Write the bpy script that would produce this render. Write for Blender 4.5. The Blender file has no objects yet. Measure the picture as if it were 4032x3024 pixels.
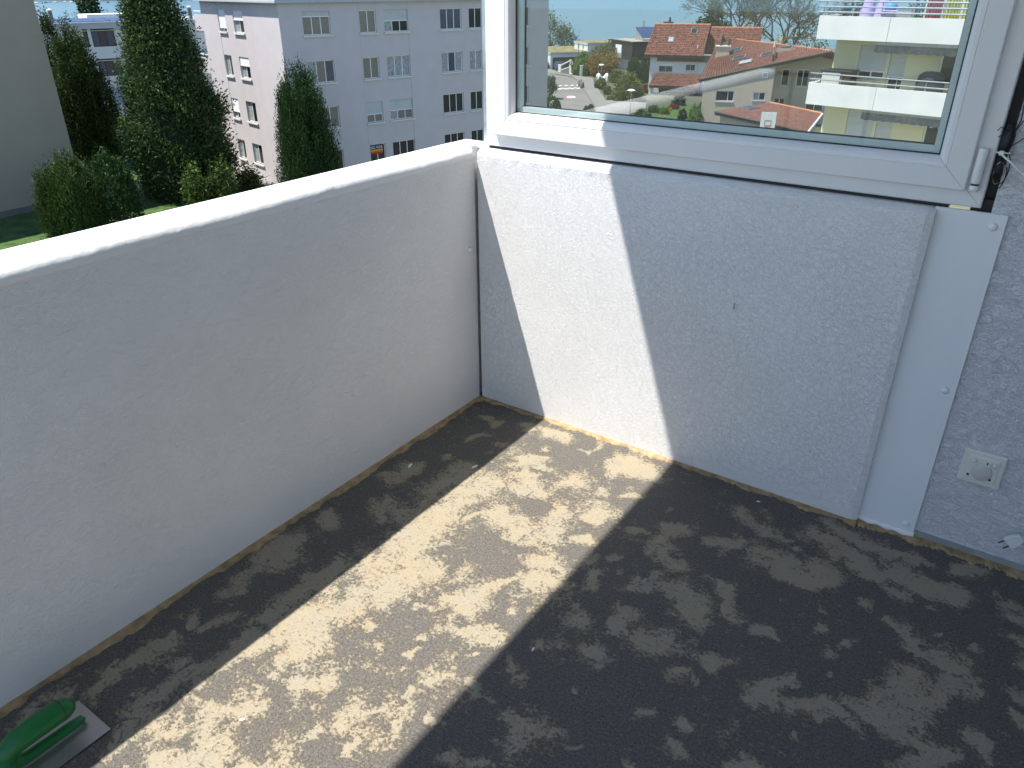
import bpy, math, random
import numpy as np
from mathutils import Vector, Matrix
random.seed(7); rng = np.random.default_rng(7)
S = bpy.context.scene
C = S.collection
R = math.radians
# ------------------------------------------------------------------ camera
FPX, PIT, YAW = 3014.945, R(27.487), R(34.694)
CAM = np.array([1.640, -2.146, 1.460])
cd = bpy.data.cameras.new('camera'); co = bpy.data.objects.new('camera', cd); C.objects.link(co)
cd.sensor_width = 36; cd.lens = 36*FPX/4032; cd.clip_start = .05; cd.clip_end = 20000
fw = np.array([-math.sin(YAW)*math.cos(PIT), math.cos(YAW)*math.cos(PIT), -math.sin(PIT)])
rt = np.array([math.cos(YAW), math.sin(YAW), 0.0]); up = np.cross(rt, fw)
roll = R(-.076)
rt, up = math.cos(roll)*rt+math.sin(roll)*up, -math.sin(roll)*rt+math.cos(roll)*up
co.matrix_world = Matrix(((rt[0], up[0], -fw[0], CAM[0]), (rt[1], up[1], -fw[1], CAM[1]), (rt[2], up[2], -fw[2], CAM[2]), (0, 0, 0, 1)))
S.camera = co
# ------------------------------------------------------------------ sky, sun, exposure
SUN_AZ, SUN_EL = R(-133), math.atan(1/.446)
w = bpy.data.worlds.new('World'); S.world = w; w.use_nodes = True
nt = w.node_tree; nt.nodes.clear()
sk = nt.nodes.new('ShaderNodeTexSky'); sk.sky_type = 'NISHITA'; sk.sun_disc = False
sk.sun_elevation = SUN_EL; sk.sun_rotation = SUN_AZ % (2*math.pi); sk.altitude = 400; sk.air_density = 1.0; sk.dust_density = .25; sk.ozone_density = 1.2
bg = nt.nodes.new('ShaderNodeBackground'); bg.inputs[1].default_value = .10
wo = nt.nodes.new('ShaderNodeOutputWorld'); nt.links.new(sk.outputs[0], bg.inputs[0]); nt.links.new(bg.outputs[0], wo.inputs[0])
sl = bpy.data.lights.new('sun', 'SUN'); sl.energy = 3.9; sl.angle = R(.53); sl.color = (1, .95, .87)
so = bpy.data.objects.new('sun', sl); C.objects.link(so)
sd = Vector((math.sin(SUN_AZ)*math.cos(SUN_EL), math.cos(SUN_AZ)*math.cos(SUN_EL), math.sin(SUN_EL)))
so.rotation_euler = (-sd).to_track_quat('-Z', 'Y').to_euler(); so.location = (-20, -30, 60)
S.view_settings.view_transform = 'Standard'; S.view_settings.look = 'None'
S.view_settings.exposure = 1.26; S.view_settings.gamma = 1
S.render.engine = 'CYCLES'
S.cycles.max_bounces = 10; S.cycles.diffuse_bounces = 5; S.cycles.transparent_max_bounces = 16
S.cycles.sample_clamp_indirect = 8
# ------------------------------------------------------------------ pixel (photo, 4032 px) to place
G = -9.8                     # ground level outside, balcony floor is z = 0
LAKE = -18.5
GR = -13.2                   # the street and gardens seen through the window lie lower
def ray(u, v): return fw*FPX+rt*(u-2016)-up*(v-1512)
def hitz(u, v, z=G):
    d = ray(u, v); return CAM+d*((z-CAM[2])/d[2])
class Fac:                   # a vertical plane: origin on the ground, tangent azimuth in degrees
    def __init__(s, O, az, g=None):
        a = R(az); s.g = G if g is None else g; s.O = np.array([O[0], O[1], s.g]); s.az = az
        s.t = np.array([math.sin(a), math.cos(a), 0]); s.n = np.array([math.cos(a), -math.sin(a), 0])
    def uv(s, u, v, dep=0.0):                        # (along, height above ground) at a depth behind the plane
        d = ray(u, v); k = ((s.O-CAM)@s.n-dep)/(d@s.n); P = CAM+k*d
        return float((P-s.O)@s.t), float(P[2]-s.g)
    def root(s, name, label, cat, group=None): return thing(name, label, cat, tuple(s.O), R(90-s.az), group)
# ------------------------------------------------------------------ objects
def tag(o, label=None, cat=None, group=None, kind=None):
    if label: o['label'] = label
    if cat: o['category'] = cat
    if group: o['group'] = group
    if kind: o['kind'] = kind
    return o
def thing(name, label, cat, loc=(0, 0, 0), rz=0, group=None):
    o = bpy.data.objects.new(name, None); C.objects.link(o); o.location = loc; o.rotation_euler = (0, 0, rz)
    o.empty_display_size = .1
    return tag(o, label, cat, group)
def copy_tree(o, parent=None):
    c = o.copy(); C.objects.link(c); c.parent = parent
    for ch in list(o.children): copy_tree(ch, c)
    return c
class MB:
    def __init__(s): s.v = []; s.f = []
    def add(s, vs, fs):
        b = len(s.v); s.v += [tuple(map(float, p)) for p in vs]; s.f += [tuple(b+i for i in f) for f in fs]; return s
    def box(s, x0, x1, y0, y1, z0, z1):
        return s.add([(x0, y0, z0), (x1, y0, z0), (x1, y1, z0), (x0, y1, z0), (x0, y0, z1), (x1, y0, z1), (x1, y1, z1), (x0, y1, z1)],
                     [(3, 2, 1, 0), (4, 5, 6, 7), (0, 1, 5, 4), (1, 2, 6, 5), (2, 3, 7, 6), (3, 0, 4, 7)])
    def quad(s, *p): return s.add(p, [tuple(range(len(p)))])
    def slab(s, pts, d):      # polygon thickened along vector d
        n = len(pts); q = [tuple(np.array(p)+np.array(d)) for p in pts]
        return s.add(list(pts)+q, [tuple(range(n))[::-1], tuple(range(n, 2*n))]+[(i, (i+1) % n, n+(i+1) % n, n+i) for i in range(n)])
    def tube(s, path, r, seg=8, sy=1.0):
        P = [Vector(p) for p in path]; n = len(P); rr = r if hasattr(r, '__len__') else [r]*n
        vs = []; prev = None
        for i, p in enumerate(P):
            t = (P[min(i+1, n-1)]-P[max(i-1, 0)]).normalized()
            if prev is None:
                a = Vector((0, 0, 1)) if abs(t.z) < .9 else Vector((1, 0, 0)); e = t.cross(a).normalized()
            else: e = (prev-t*prev.dot(t)).normalized()
            prev = e; g = t.cross(e)
            for k in range(seg):
                a = 2*math.pi*k/seg; vs.append(p+(e*math.cos(a)+g*math.sin(a)*sy)*rr[i])
        fs = [(i*seg+k, i*seg+(k+1) % seg, (i+1)*seg+(k+1) % seg, (i+1)*seg+k) for i in range(n-1) for k in range(seg)]
        fs += [tuple(range(seg))[::-1], tuple((n-1)*seg+k for k in range(seg))]
        return s.add(vs, fs)
    def lathe(s, prof, c=(0, 0, 0), seg=16, sx=1, sy=1):
        n = len(prof); vs = []
        for r, z in prof:
            for k in range(seg):
                a = 2*math.pi*k/seg; vs.append((c[0]+r*sx*math.cos(a), c[1]+r*sy*math.sin(a), c[2]+z))
        fs = [(i*seg+k, i*seg+(k+1) % seg, (i+1)*seg+(k+1) % seg, (i+1)*seg+k) for i in range(n-1) for k in range(seg)]
        fs += [tuple(range(seg))[::-1], tuple((n-1)*seg+k for k in range(seg))]
        return s.add(vs, fs)
    def build(s, name, mat, parent=None, smooth=False, bevel=0, bseg=2):
        me = bpy.data.meshes.new(name); me.from_pydata(s.v, [], s.f); me.materials.append(mat)
        if smooth: me.polygons.foreach_set('use_smooth', [True]*len(me.polygons))
        o = bpy.data.objects.new(name, me); C.objects.link(o); o.parent = parent
        if bevel:
            m = o.modifiers.new('bevel', 'BEVEL'); m.width = bevel; m.segments = bseg; m.limit_method = 'ANGLE'; m.angle_limit = R(40)
        return o
def np_mesh(name, V, F, mat, parent=None, smooth=False):
    me = bpy.data.meshes.new(name); k = F.shape[1]
    me.vertices.add(len(V)); me.vertices.foreach_set('co', V.astype(np.float32).ravel())
    me.loops.add(F.size); me.loops.foreach_set('vertex_index', F.astype(np.int32).ravel())
    me.polygons.add(len(F)); me.polygons.foreach_set('loop_start', np.arange(0, F.size, k, dtype=np.int32))
    me.update(calc_edges=True); me.validate()
    me.materials.append(mat)
    if smooth: me.polygons.foreach_set('use_smooth', [True]*len(me.polygons))
    o = bpy.data.objects.new(name, me); C.objects.link(o); o.parent = parent
    return o
# ------------------------------------------------------------------ materials
class NT:
    def __init__(s, name):
        s.m = bpy.data.materials.new(name); s.m.use_nodes = True; s.t = s.m.node_tree
        s.b = s.t.nodes['Principled BSDF']; s.o = s.t.nodes['Material Output']
        s.tc = s.t.nodes.new('ShaderNodeTexCoord').outputs['Object']
    def n(s, typ, **kw):
        x = s.t.nodes.new(typ)
        for k, v in kw.items():
            if k.startswith('_'): setattr(x, k[1:], v)
            else:
                key = int(k[1:]) if k[0] == 'i' and k[1:].isdigit() else k.replace('__', ' ')
                if hasattr(v, 'is_linked') or isinstance(v, bpy.types.NodeSocket): s.t.links.new(v, x.inputs[key])
                else: x.inputs[key].default_value = v
        return x
    def noise(s, scale, detail=3, rough=.55, dist=0, vec=None):
        return s.n('ShaderNodeTexNoise', Vector=vec or s.tc, Scale=scale, Detail=detail, Roughness=rough, Distortion=dist).outputs[0]
    def math(s, op, a, b=0.0, c=0.0): return s.n('ShaderNodeMath', _operation=op, i0=a, i1=b, i2=c).outputs[0]
    def mapr(s, v, a, b, c=0.0, d=1.0, smooth=False):
        x = s.n('ShaderNodeMapRange', _interpolation_type='SMOOTHSTEP' if smooth else 'LINEAR')
        s.t.links.new(v, x.inputs[0])
        for i, q in enumerate((a, b, c, d)): x.inputs[i+1].default_value = q
        return x.outputs[0]
    def mix(s, f, a, b):
        x = s.n('ShaderNodeMix', _data_type='RGBA')
        for i, q in ((0, f), (6, a), (7, b)):
            if isinstance(q, bpy.types.NodeSocket): s.t.links.new(q, x.inputs[i])
            else: x.inputs[i].default_value = q if i == 0 else (*q, 1) if len(q) == 3 else q
        return x.outputs[2]
    def scale(s, x, y, z): return s.n('ShaderNodeMapping', Vector=s.tc, Scale=(x, y, z)).outputs[0]
    def bump(s, h, dist, strength=1.0):
        x = s.n('ShaderNodeBump', Height=h, Distance=dist, Strength=strength); s.t.links.new(x.outputs[0], s.b.inputs['Normal'])
    def col(s, c):
        if isinstance(c, bpy.types.NodeSocket): s.t.links.new(c, s.b.inputs['Base Color'])
        else: s.b.inputs['Base Color'].default_value = (*c, 1)
def M(name, col, rough=.6, var=.08, vs=3.0, bump=0, bs=60, metal=0, spec=.5, fine=0):
    k = NT(name); c = np.array(col)
    if var:
        f = k.mapr(k.noise(vs, 5), .3, .7)
        k.col(k.mix(f, tuple(c*(1-var)), tuple(np.minimum(c*(1+var), 1))))
    else: k.col(col)
    k.b.inputs['Roughness'].default_value = rough; k.b.inputs['Metallic'].default_value = metal; k.b.inputs['Specular IOR Level'].default_value = spec
    if bump: k.bump(k.noise(bs, 4), bump)
    return k.m
def plaster(name, col, sc, dist, rough=.5, stretch=(1, 1, 1), streak=0.35, spec=.4, tint=None):
    k = NT(name)
    v = k.scale(*stretch)
    wv = k.n('ShaderNodeTexNoise', Vector=v, Scale=sc*.25, Detail=2.0)
    vv = k.n('ShaderNodeMix', _data_type='VECTOR'); vv.inputs[0].default_value = .018
    k.t.links.new(v, vv.inputs[4]); k.t.links.new(wv.outputs['Color'], vv.inputs[5])
    a = k.noise(sc, 4, .6, 1.2, vv.outputs[1])
    r = k.math('ABSOLUTE', k.math('SUBTRACT', k.noise(sc*.55, 3, .6, 2.0, vv.outputs[1]), .5))
    r = k.mapr(r, 0.0, .09, 1.0, 0.0, True)
    h = k.math('ADD', a, k.math('MULTIPLY', r, streak))
    big = k.noise(3.0, 3)
    c = np.array(col)
    k.col(k.mix(k.mapr(big, .3, .7), tuple(c*.96), tuple(np.minimum(c*1.03, 1)) if tint is None else tint))
    k.b.inputs['Roughness'].default_value = rough; k.b.inputs['Specular IOR Level'].default_value = spec
    k.bump(h, dist)
    return k.m
def leafmat(name, c0, c1, trans=.25):
    k = NT(name); g = k.n('ShaderNodeNewGeometry')
    col = k.mix(g.outputs['Random Per Island'], c0, c1)
    k.col(col); k.b.inputs['Roughness'].default_value = .55; k.b.inputs['Specular IOR Level'].default_value = .25
    tr = k.n('ShaderNodeBsdfTranslucent'); k.t.links.new(col, tr.inputs[0])
    mx = k.n('ShaderNodeMixShader'); mx.inputs[0].default_value = trans
    k.t.links.new(k.b.outputs[0], mx.inputs[1]); k.t.links.new(tr.outputs[0], mx.inputs[2]); k.t.links.new(mx.outputs[0], k.o.inputs[0])
    return k.m
def glassmat(name, tint=(.965, .98, .975)):
    k = NT(name); g = k.n('ShaderNodeNewGeometry')
    d = k.n('ShaderNodeVectorMath', _operation='DOT_PRODUCT', i0=g.outputs['Incoming'], i1=g.outputs['Normal']).outputs['Value']
    x = k.math('SUBTRACT', 1.0, k.math('ABSOLUTE', d)); x = k.math('POWER', x, 5.0)
    f = k.math('MULTIPLY_ADD', x, .94, .058)
    tr = k.n('ShaderNodeBsdfTransparent', Color=(*tint, 1)); gl = k.n('ShaderNodeBsdfGlossy', Roughness=.02)
    mx = k.n('ShaderNodeMixShader', i0=f); k.t.links.new(tr.outputs[0], mx.inputs[1]); k.t.links.new(gl.outputs[0], mx.inputs[2])
    k.t.links.new(mx.outputs[0], k.o.inputs[0]); return k.m
m_wallL = plaster('white paint on brushed render', (.84, .84, .84), 115, .0022, .34, (1, .75, 1.0), .22)
m_wallR = plaster('white paint on stippled render', (.84, .84, .845), 150, .0021, .42, (1, 1, 1.15), .3)
m_house = plaster('lilac white rough render', (.78, .78, .825), 70, .0065, .6, (1, 1, 1.4), .25)
m_cap = M('white paint cap', (.84, .84, .84), .4, .03, 8, .0014, 42)
m_board = M('white painted board', (.80, .82, .84), .4, .02, 4, .0003, 200)
m_pvc = M('white pvc', (.80, .80, .81), .28, .015, 3)
m_pvc2 = M('aged pvc', (.74, .73, .66), .35, .05, 4)
m_alu = M('spacer aluminium', (.66, .76, .77), .35, .05, 8)
m_zinc = M('zinc flashing', (.42, .50, .55), .35, .25, 12, metal=.7)
m_black = M('black rubber', (.012, .012, .015), .5, 0)
m_glass = glassmat('window glass')
m_steel = M('trowel steel', (.50, .48, .47), .35, .08, 20, metal=.85)
m_green = M('green plastic', (.003, .14, .032), .36, .05, 10)
m_cable = M('white cable', (.75, .76, .74), .4, .03)
m_ceil = M('white ceiling paint', (.84, .84, .83), .7, .02)
m_dark = M('dark soffit', (.05, .045, .04), .7)
# the balcony floor: dark grit coating worn through to ochre screed
def floor_material():
    k = NT('worn grit floor')
    at = k.n('ShaderNodeAttribute', _attribute_name='worn_and_sunlit').outputs['Fac']
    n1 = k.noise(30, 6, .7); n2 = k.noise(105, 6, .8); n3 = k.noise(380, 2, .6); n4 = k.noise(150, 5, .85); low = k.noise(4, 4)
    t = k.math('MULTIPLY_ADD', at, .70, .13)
    t = k.math('MULTIPLY_ADD', k.math('SUBTRACT', n1, .5), 1.5, t)
    t = k.math('MULTIPLY_ADD', k.math('SUBTRACT', n2, .5), 2.6, t)
    t = k.math('MULTIPLY_ADD', k.math('SUBTRACT', low, .5), 1.0, t)
    f = k.mapr(t, .24, .66, 0, 1, True)
    gr = k.mapr(k.math('ADD', k.math('MULTIPLY', n3, .35), k.math('MULTIPLY', n4, .65)), .38, .62)
    dk = k.mix(gr, (.028, .028, .028), (.20, .184, .164))
    be = k.mix(k.mapr(k.noise(9, 4), .38, .62), (.325, .295, .225), (.36, .29, .195))
    be = k.mix(k.mapr(n4, .35, .65), (.25, .22, .165), be)
    be = k.mix(k.mapr(k.noise(170, 3, .7), .60, .68), be, (.11, .09, .07))
    k.col(k.mix(f, dk, be)); k.b.inputs['Roughness'].default_value = .72; k.b.inputs['Specular IOR Level'].default_value = .35
    h = k.math('MULTIPLY_ADD', k.math('SUBTRACT', 1.0, f), .22, k.math('MULTIPLY', n3, k.mapr(f, 0, 1, 1.0, .35)))
    k.bump(h, .0022); return k.m
m_floor = floor_material()
m_fillet = M('ochre mortar', (.33, .235, .125), .85, .4, 30, .004, 90)
# outside
m_pink = M('pale pink render', (.54, .50, .507), .8, .04, 1.2, .004, 30)
m_grey = M('taupe render', (.36, .315, .245), .85, .05, .6, .006, 25)
m_white = M('white render', (.66, .67, .67), .7, .04, 1)
m_fascia = M('grey fascia', (.42, .45, .46), .6, .05, 2)
m_sill = M('sill stone', (.62, .63, .58), .6, .05)
m_frame = M('window frame paint', (.80, .80, .78), .4, .02)
m_shut = M('shutter grey', (.50, .53, .52), .5, .04)
m_shutw = M('shutter white', (.78, .78, .78), .5, .03)
m_pane = M('dark pane', (.018, .022, .026), .06, 0, spec=.7)
m_pane2 = M('pane with beige curtain', (.19, .175, .155), .25, .2, 9, spec=.6)
m_pane3 = M('pane with net curtain', (.30, .32, .34), .25, .35, 7, spec=.6)
m_pane4 = M('pane with blue curtain', (.05, .07, .11), .2, .5, 14, spec=.6)
m_solar = M('solar panel', (.035, .06, .13), .12, .1, .5, spec=.8)
m_metal = M('grey metal', (.42, .44, .45), .35, .1, 4, metal=.6)
m_wood = M('charred timber', (.020, .019, .020), .8, .35, 3)
m_brown = M('brown timber', (.055, .032, .025), .7, .2, 3)
m_moss = M('moss roof', (.19, .16, .06), .95, .5, .7, .02, 6)
m_gravel = M('gravel roof', (.30, .26, .21), .95, .35, .9, .02, 6)
m_tile = M('red clay tile', (.225, .082, .055), .75, .35, .8)
m_tile2 = M('brown clay tile', (.185, .073, .053), .78, .35, .8)
m_tile3 = M('orange ridge tile', (.44, .17, .08), .75, .2, 1)
def tilemat(name, c, var):
    k = NT(name); g = k.n('ShaderNodeNewGeometry'); c = np.array(c)
    a = k.mix(g.outputs['Random Per Island'], tuple(c*(1-var)), tuple(c*(1+var)))
    k.col(k.mix(k.mapr(k.noise(.5, 4), .35, .65), a, k.mix(.5, a, tuple(c*1.25)))); k.b.inputs['Roughness'].default_value = .75; return k.m
m_tile = tilemat('red clay tile', (.19, .072, .050), .5); m_tile2 = tilemat('brown clay tile', (.155, .064, .047), .45)
m_tan = M('tan render', (.50, .42, .32), .85, .06, .8)
m_cream = M('cream render', (.66, .62, .40), .8, .05, .7)
m_conc = M('pale painted concrete', (.76, .76, .73), .7, .06, .9)
m_asph = M('asphalt', (.165, .155, .142), .9, .16, .35, .004, 20)
m_pav = M('pavement asphalt', (.19, .18, .168), .9, .12, .5)
m_mark = M('white road paint', (.78, .78, .74), .7, .06)
m_red = M('red paint', (.50, .05, .03), .6, .05)
m_ground = M('garden ground', (.075, .080, .052), .95, .35, .12, .03, 8)
m_lawn = M('grass', (.040, .085, .014), .95, .55, 1.6, .06, 12)
m_bark = M('bark', (.085, .065, .05), .9, .3, 4)
m_stone = M('grey stone', (.16, .15, .14), .9, .2, 2)
m_thuja = leafmat('thuja leaves', (.014, .036, .010), (.065, .098, .022))
m_core = M('crown shade green', (.010, .020, .007), .9, .3, 2)  # shade colour for the core inside the conifer crown
m_thuja2 = leafmat('broad thuja leaves', (.018, .044, .012), (.078, .125, .036))
m_yew = leafmat('yew leaves', (.010, .034, .010), (.050, .100, .026))
m_yew2 = leafmat('yew bush leaves', (.018, .048, .010), (.075, .120, .030))
m_fresh = leafmat('fresh leaves', (.07, .15, .02), (.20, .30, .06), .4)
m_shrub = leafmat('shrub leaves', (.03, .07, .010), (.11, .17, .035), .3)
m_olive = leafmat('olive leaves', (.07, .10, .02), (.19, .20, .05), .3)
m_orange = leafmat('orange spring leaves', (.17, .11, .025), (.32, .21, .06), .35)
m_deep = leafmat('deep green leaves', (.012, .040, .014), (.045, .085, .028))
m_blue = leafmat('grey green leaves', (.06, .09, .06), (.16, .20, .13), .3)
m_redl = leafmat('red leaves', (.16, .04, .02), (.28, .09, .05), .3)
m_yell = leafmat('yellow blossom', (.35, .26, .02), (.55, .42, .04), .3)
m_pale = leafmat('pale blossom', (.30, .34, .22), (.50, .52, .40), .35)
def water():
    k = NT('lake water'); k.col((.055, .12, .15)); k.b.inputs['Roughness'].default_value = .30
    k.b.inputs['IOR'].default_value = 1.33
    v = k.scale(.35, .35, .35); h = k.math('ADD', k.noise(1.0, 3, .6, 0, v), k.noise(.16, 2, .5, 0, v))
    k.bump(h, .06); return k.m
m_water = water()
m_hill = M('wooded hills', (.05, .08, .085), .95, .5, .01)
# ------------------------------------------------------------------ generic builders
def wall_holes(mb, x0, x1, z0, z1, holes, y=0.0, dep=.14):
    xs = sorted({x0, x1, *[h[i] for h in holes for i in (0, 1)]}); zs = sorted({z0, z1, *[h[i] for h in holes for i in (2, 3)]})
    xs = [x for x in xs if x0 <= x <= x1]; zs = [z for z in zs if z0 <= z <= z1]
    for a, b in zip(xs, xs[1:]):
        for c, d in zip(zs, zs[1:]):
            mx, mz = (a+b)/2, (c+d)/2
            if not any(h[0] < mx < h[1] and h[2] < mz < h[3] for h in holes): mb.quad((a, y, c), (b, y, c), (b, y, d), (a, y, d))
    for a, b, c, d in holes:
        mb.quad((a, y, c), (a, y+dep, c), (b, y+dep, c), (b, y, c)); mb.quad((a, y, d), (b, y, d), (b, y+dep, d), (a, y+dep, d))
        mb.quad((a, y, c), (a, y, d), (a, y+dep, d), (a, y+dep, c)); mb.quad((b, y, c), (b, y+dep, c), (b, y+dep, d), (b, y, d))
    return mb
def window(root, x0, x1, z0, z1, n=2, shutter=0.0, sill=True, panes=None, y=0.0, dep=.14, fw_=.05, mfr=None, msh=None, widths=None):
    mfr = mfr or m_frame; f = fw_; yb = y+dep-.05
    mb = MB().box(x0, x1, yb, yb+.05, z0, z0+f).box(x0, x1, yb, yb+.05, z1-f, z1)
    ed = [x0+f/2+(x1-x0-f)*q for q in ([i/n for i in range(n+1)] if widths is None else widths)]
    for e in ed: mb.box(e-f/2, e+f/2, yb, yb+.05, z0+f, z1-f)
    wnd = mb.build('window', mfr, root)
    for i in range(n):
        p = (panes[i] if panes else m_pane)
        MB().box(ed[i]+f/2, ed[i+1]-f/2, yb+.02, yb+.035, z0+f, z1-f).build('pane', p, wnd)
    if shutter:
        zb = z1-(z1-z0)*shutter; s = MB(); k = max(2, int((z1-zb)/.06))
        for i in range(k):
            a = zb+.04+(z1-zb-.04)*i/k; b = zb+.04+(z1-zb-.04)*(i+1)/k
            s.quad((x0+.01, y+.05, a), (x1-.01, y+.05, a), (x1-.01, y+.035, (a+b)/2), (x0+.01, y+.035, (a+b)/2)).quad((x0+.01, y+.035, (a+b)/2), (x1-.01, y+.035, (a+b)/2), (x1-.01, y+.05, b), (x0+.01, y+.05, b))
        s.build('roller_shutter', msh or m_shut, wnd)
        MB().box(x0+.01, x1-.01, y+.02, y+.055, zb, zb+.045).build('shutter_rail', m_frame, wnd)
    if sill: MB().box(x0-.06, x1+.06, y-.09, y+dep-.05, z0-.10, z0).build('sill', m_sill, wnd)
    return wnd
def tiles(name, P, nx, ny, mat, parent, lift=.05, jit=.3):   # P: eave-left, eave-right, ridge-right, ridge-left; curved overlapping tiles in one mesh
    A, B, Cc, D = [np.array(p, float) for p in P]; N = np.cross(B-A, D-A); N /= np.linalg.norm(N)
    V = []; F = []
    def pt(a, b): return (A*(1-a)+B*a)*(1-b)+(D*(1-a)+Cc*a)*b
    for j in range(ny):
        for i in range(nx):
            a0, a1, b0, b1 = i/nx, (i+.97)/nx, j/ny, min((j+1.12)/ny, 1); am = (a0*.45+a1*.55); d = random.uniform(0, lift*jit)
            base = len(V)
            for b, h in ((b0, lift), (b1, lift*.25)):
                V += [pt(a0, b)+N*(h*.35+d), pt((a0+am)/2, b)+N*(h*1.3+d), pt(am, b)+N*(h*1.5+d), pt((am+a1)/2, b)+N*(h*.7+d), pt(a1, b)+N*(h*.3+d)]
            F += [(base+q, base+q+1, base+q+6, base+q+5) for q in range(4)]
            # front lip of the tile
            k = len(V); V += [pt(a0, b0)+N*.005, pt(a1, b0)+N*.005]; F += [(k, k+1, base+4, base+2)]
    o = np_mesh(name, np.array(V), np.array(F), mat, parent); o['kind'] = 'stuff'; return o
def frand(n): return rng.random(n)
def foliage(name, mat, parent, n, H, prof, z0=0.0, leaf=(.2, .09), upb=.5, clump=.3, lump=.15, inner=.45, ell=(1, 1), droop=0.0, cl=28, vs=1.4):
    """n leaf-sized faces in clumps through a crown; prof(t) = radius at relative height t"""
    ph = rng.uniform(0, 6.28, (6, 2)); fr = rng.integers(1, 6, (6, 2))
    M_ = max(8, n//cl)
    ts = np.linspace(0, 1, 200); rad = np.array([prof(t) for t in ts]); cdf = np.cumsum(rad+.02); cdf /= cdf[-1]
    t = np.interp(frand(M_), cdf, ts); th = frand(M_)*2*np.pi
    lm = sum(np.cos(fr[i, 0]*th+ph[i, 0])*np.cos(fr[i, 1]*2.2*t*np.pi+ph[i, 1]) for i in range(6))/3
    r = np.interp(t, ts, rad)*(1+lump*lm)*(inner+(1-inner)*frand(M_)**.35)
    cen = np.stack([r*np.cos(th)*ell[0], r*np.sin(th)*ell[1], z0+t*H], 1)
    idx = rng.integers(0, M_, n); g = rng.normal(0, clump, (n, 3)); g[:, 2] *= vs
    P = cen[idx]+g; P[:, 2] = np.maximum(P[:, 2], z0*.5+.02)
    out = np.stack([np.cos(th[idx]), np.sin(th[idx]), np.zeros(n)], 1)
    d = out*.6+np.array([0, 0, upb-droop])+rng.normal(0, .45, (n, 3)); d /= np.linalg.norm(d, axis=1)[:, None]
    s = np.cross(d, out+rng.normal(0, .5, (n, 3))); s /= np.linalg.norm(s, axis=1)[:, None]+1e-9
    L = leaf[0]*(0.6+.8*frand(n))[:, None]; W = leaf[1]*(0.6+.8*frand(n))[:, None]
    V = np.stack([P-d*L*.5, P+s*W*.5, P+d*L*.5, P-s*W*.5], 1).reshape(-1, 3)
    F = np.arange(4*n).reshape(-1, 4)
    return np_mesh(name, V, F, mat, parent)
def branchy(mb, p, d, L, r, depth, spread=.55, kids=3, leaves=None, up=.12):
    q = p+d*L*.5+Vector((random.gauss(0, .06), random.gauss(0, .06), 0))*L; e = p+d*L
    mb.tube([p, q, e], [r, r*.85, r*.66], 5 if depth > 1 else 3)
    if depth == 0:
        if leaves is not None: leaves.append(e)
        return
    for k in range(kids if depth > 1 else kids+1):
        a = Vector((random.gauss(0, 1), random.gauss(0, 1), random.gauss(0, .6)))
        nd = (d+a*spread+Vector((0, 0, up))).normalized()
        st = e if k else p+d*L*random.uniform(.55, .95)
        branchy(mb, st, nd, L*random.uniform(.62, .85), r*.62, depth-1, spread, kids, leaves, up)
def tree(name, label, cat, loc, H, prof, mat, n, leaf=(.2, .1), trunk=.12, z0=0.2, group=None, part='crown', ell=(1, 1), **kw):
    t = thing(name, label, cat, loc, random.uniform(0, 6), group)
    MB().tube([(0, 0, -.1), (.02, .03, H*.3), (-.02, .02, H*.75)], [trunk, trunk*.8, trunk*.25], 8).build('trunk', m_bark, t, True)
    foliage(part, mat, t, n, H-z0, prof, z0, leaf, ell=ell, **kw)
    return t
# ================================================================== GROUND, LAKE, HILLS
def shore(x, y):     # signed distance (m) beyond the bank, positive towards the lake
    a = np.array([-330., 35.]); b = np.array([-100., 190.]); d = (b-a)/np.linalg.norm(b-a); nn = np.array([-d[1], d[0]])
    s1 = (x-a[0])*nn[0]+(y-a[1])*nn[1]
    s2 = (y-190)*.97-(x+100)*.18
    return np.where(x < -100, s1, s2)
xs = np.concatenate([np.linspace(-600, -340, 14), np.linspace(-320, 90, 120), np.linspace(110, 420, 16)])
ys = np.concatenate([np.linspace(-400, -60, 16), np.linspace(-50, 330, 110)])
XX, YY = np.meshgrid(xs, ys); sd_ = shore(XX, YY); tt = np.clip(sd_/38, 0, 1); tt = tt*tt*(3-2*tt)
azg = np.degrees(np.arctan2(XX-CAM[0], YY-CAM[1])); low = np.clip((azg+50)/9, 0, 1)*np.clip((120-azg)/20, 0, 1)*np.clip((np.hypot(XX, YY)-14)/12, 0, 1)
low = low*low*(3-2*low); G0 = G+(GR-G)*low
ZZ = G0-tt*(G0-LAKE+2.5)-.02
V = np.stack([XX, YY, ZZ], -1).reshape(-1, 3); nx_ = len(xs); ii = np.arange(len(ys)-1)[:, None]*nx_+np.arange(nx_-1)[None]
F = np.stack([ii, ii+1, ii+nx_+1, ii+nx_], -1).reshape(-1, 4)
tag(np_mesh('ground', V, F, m_ground, None, True), kind='structure')
tag(MB().quad((-9000, -3000, LAKE), (9000, -3000, LAKE), (9000, 9000, LAKE), (-9000, 9000, LAKE)).build('lake', m_water), kind='structure')
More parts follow.
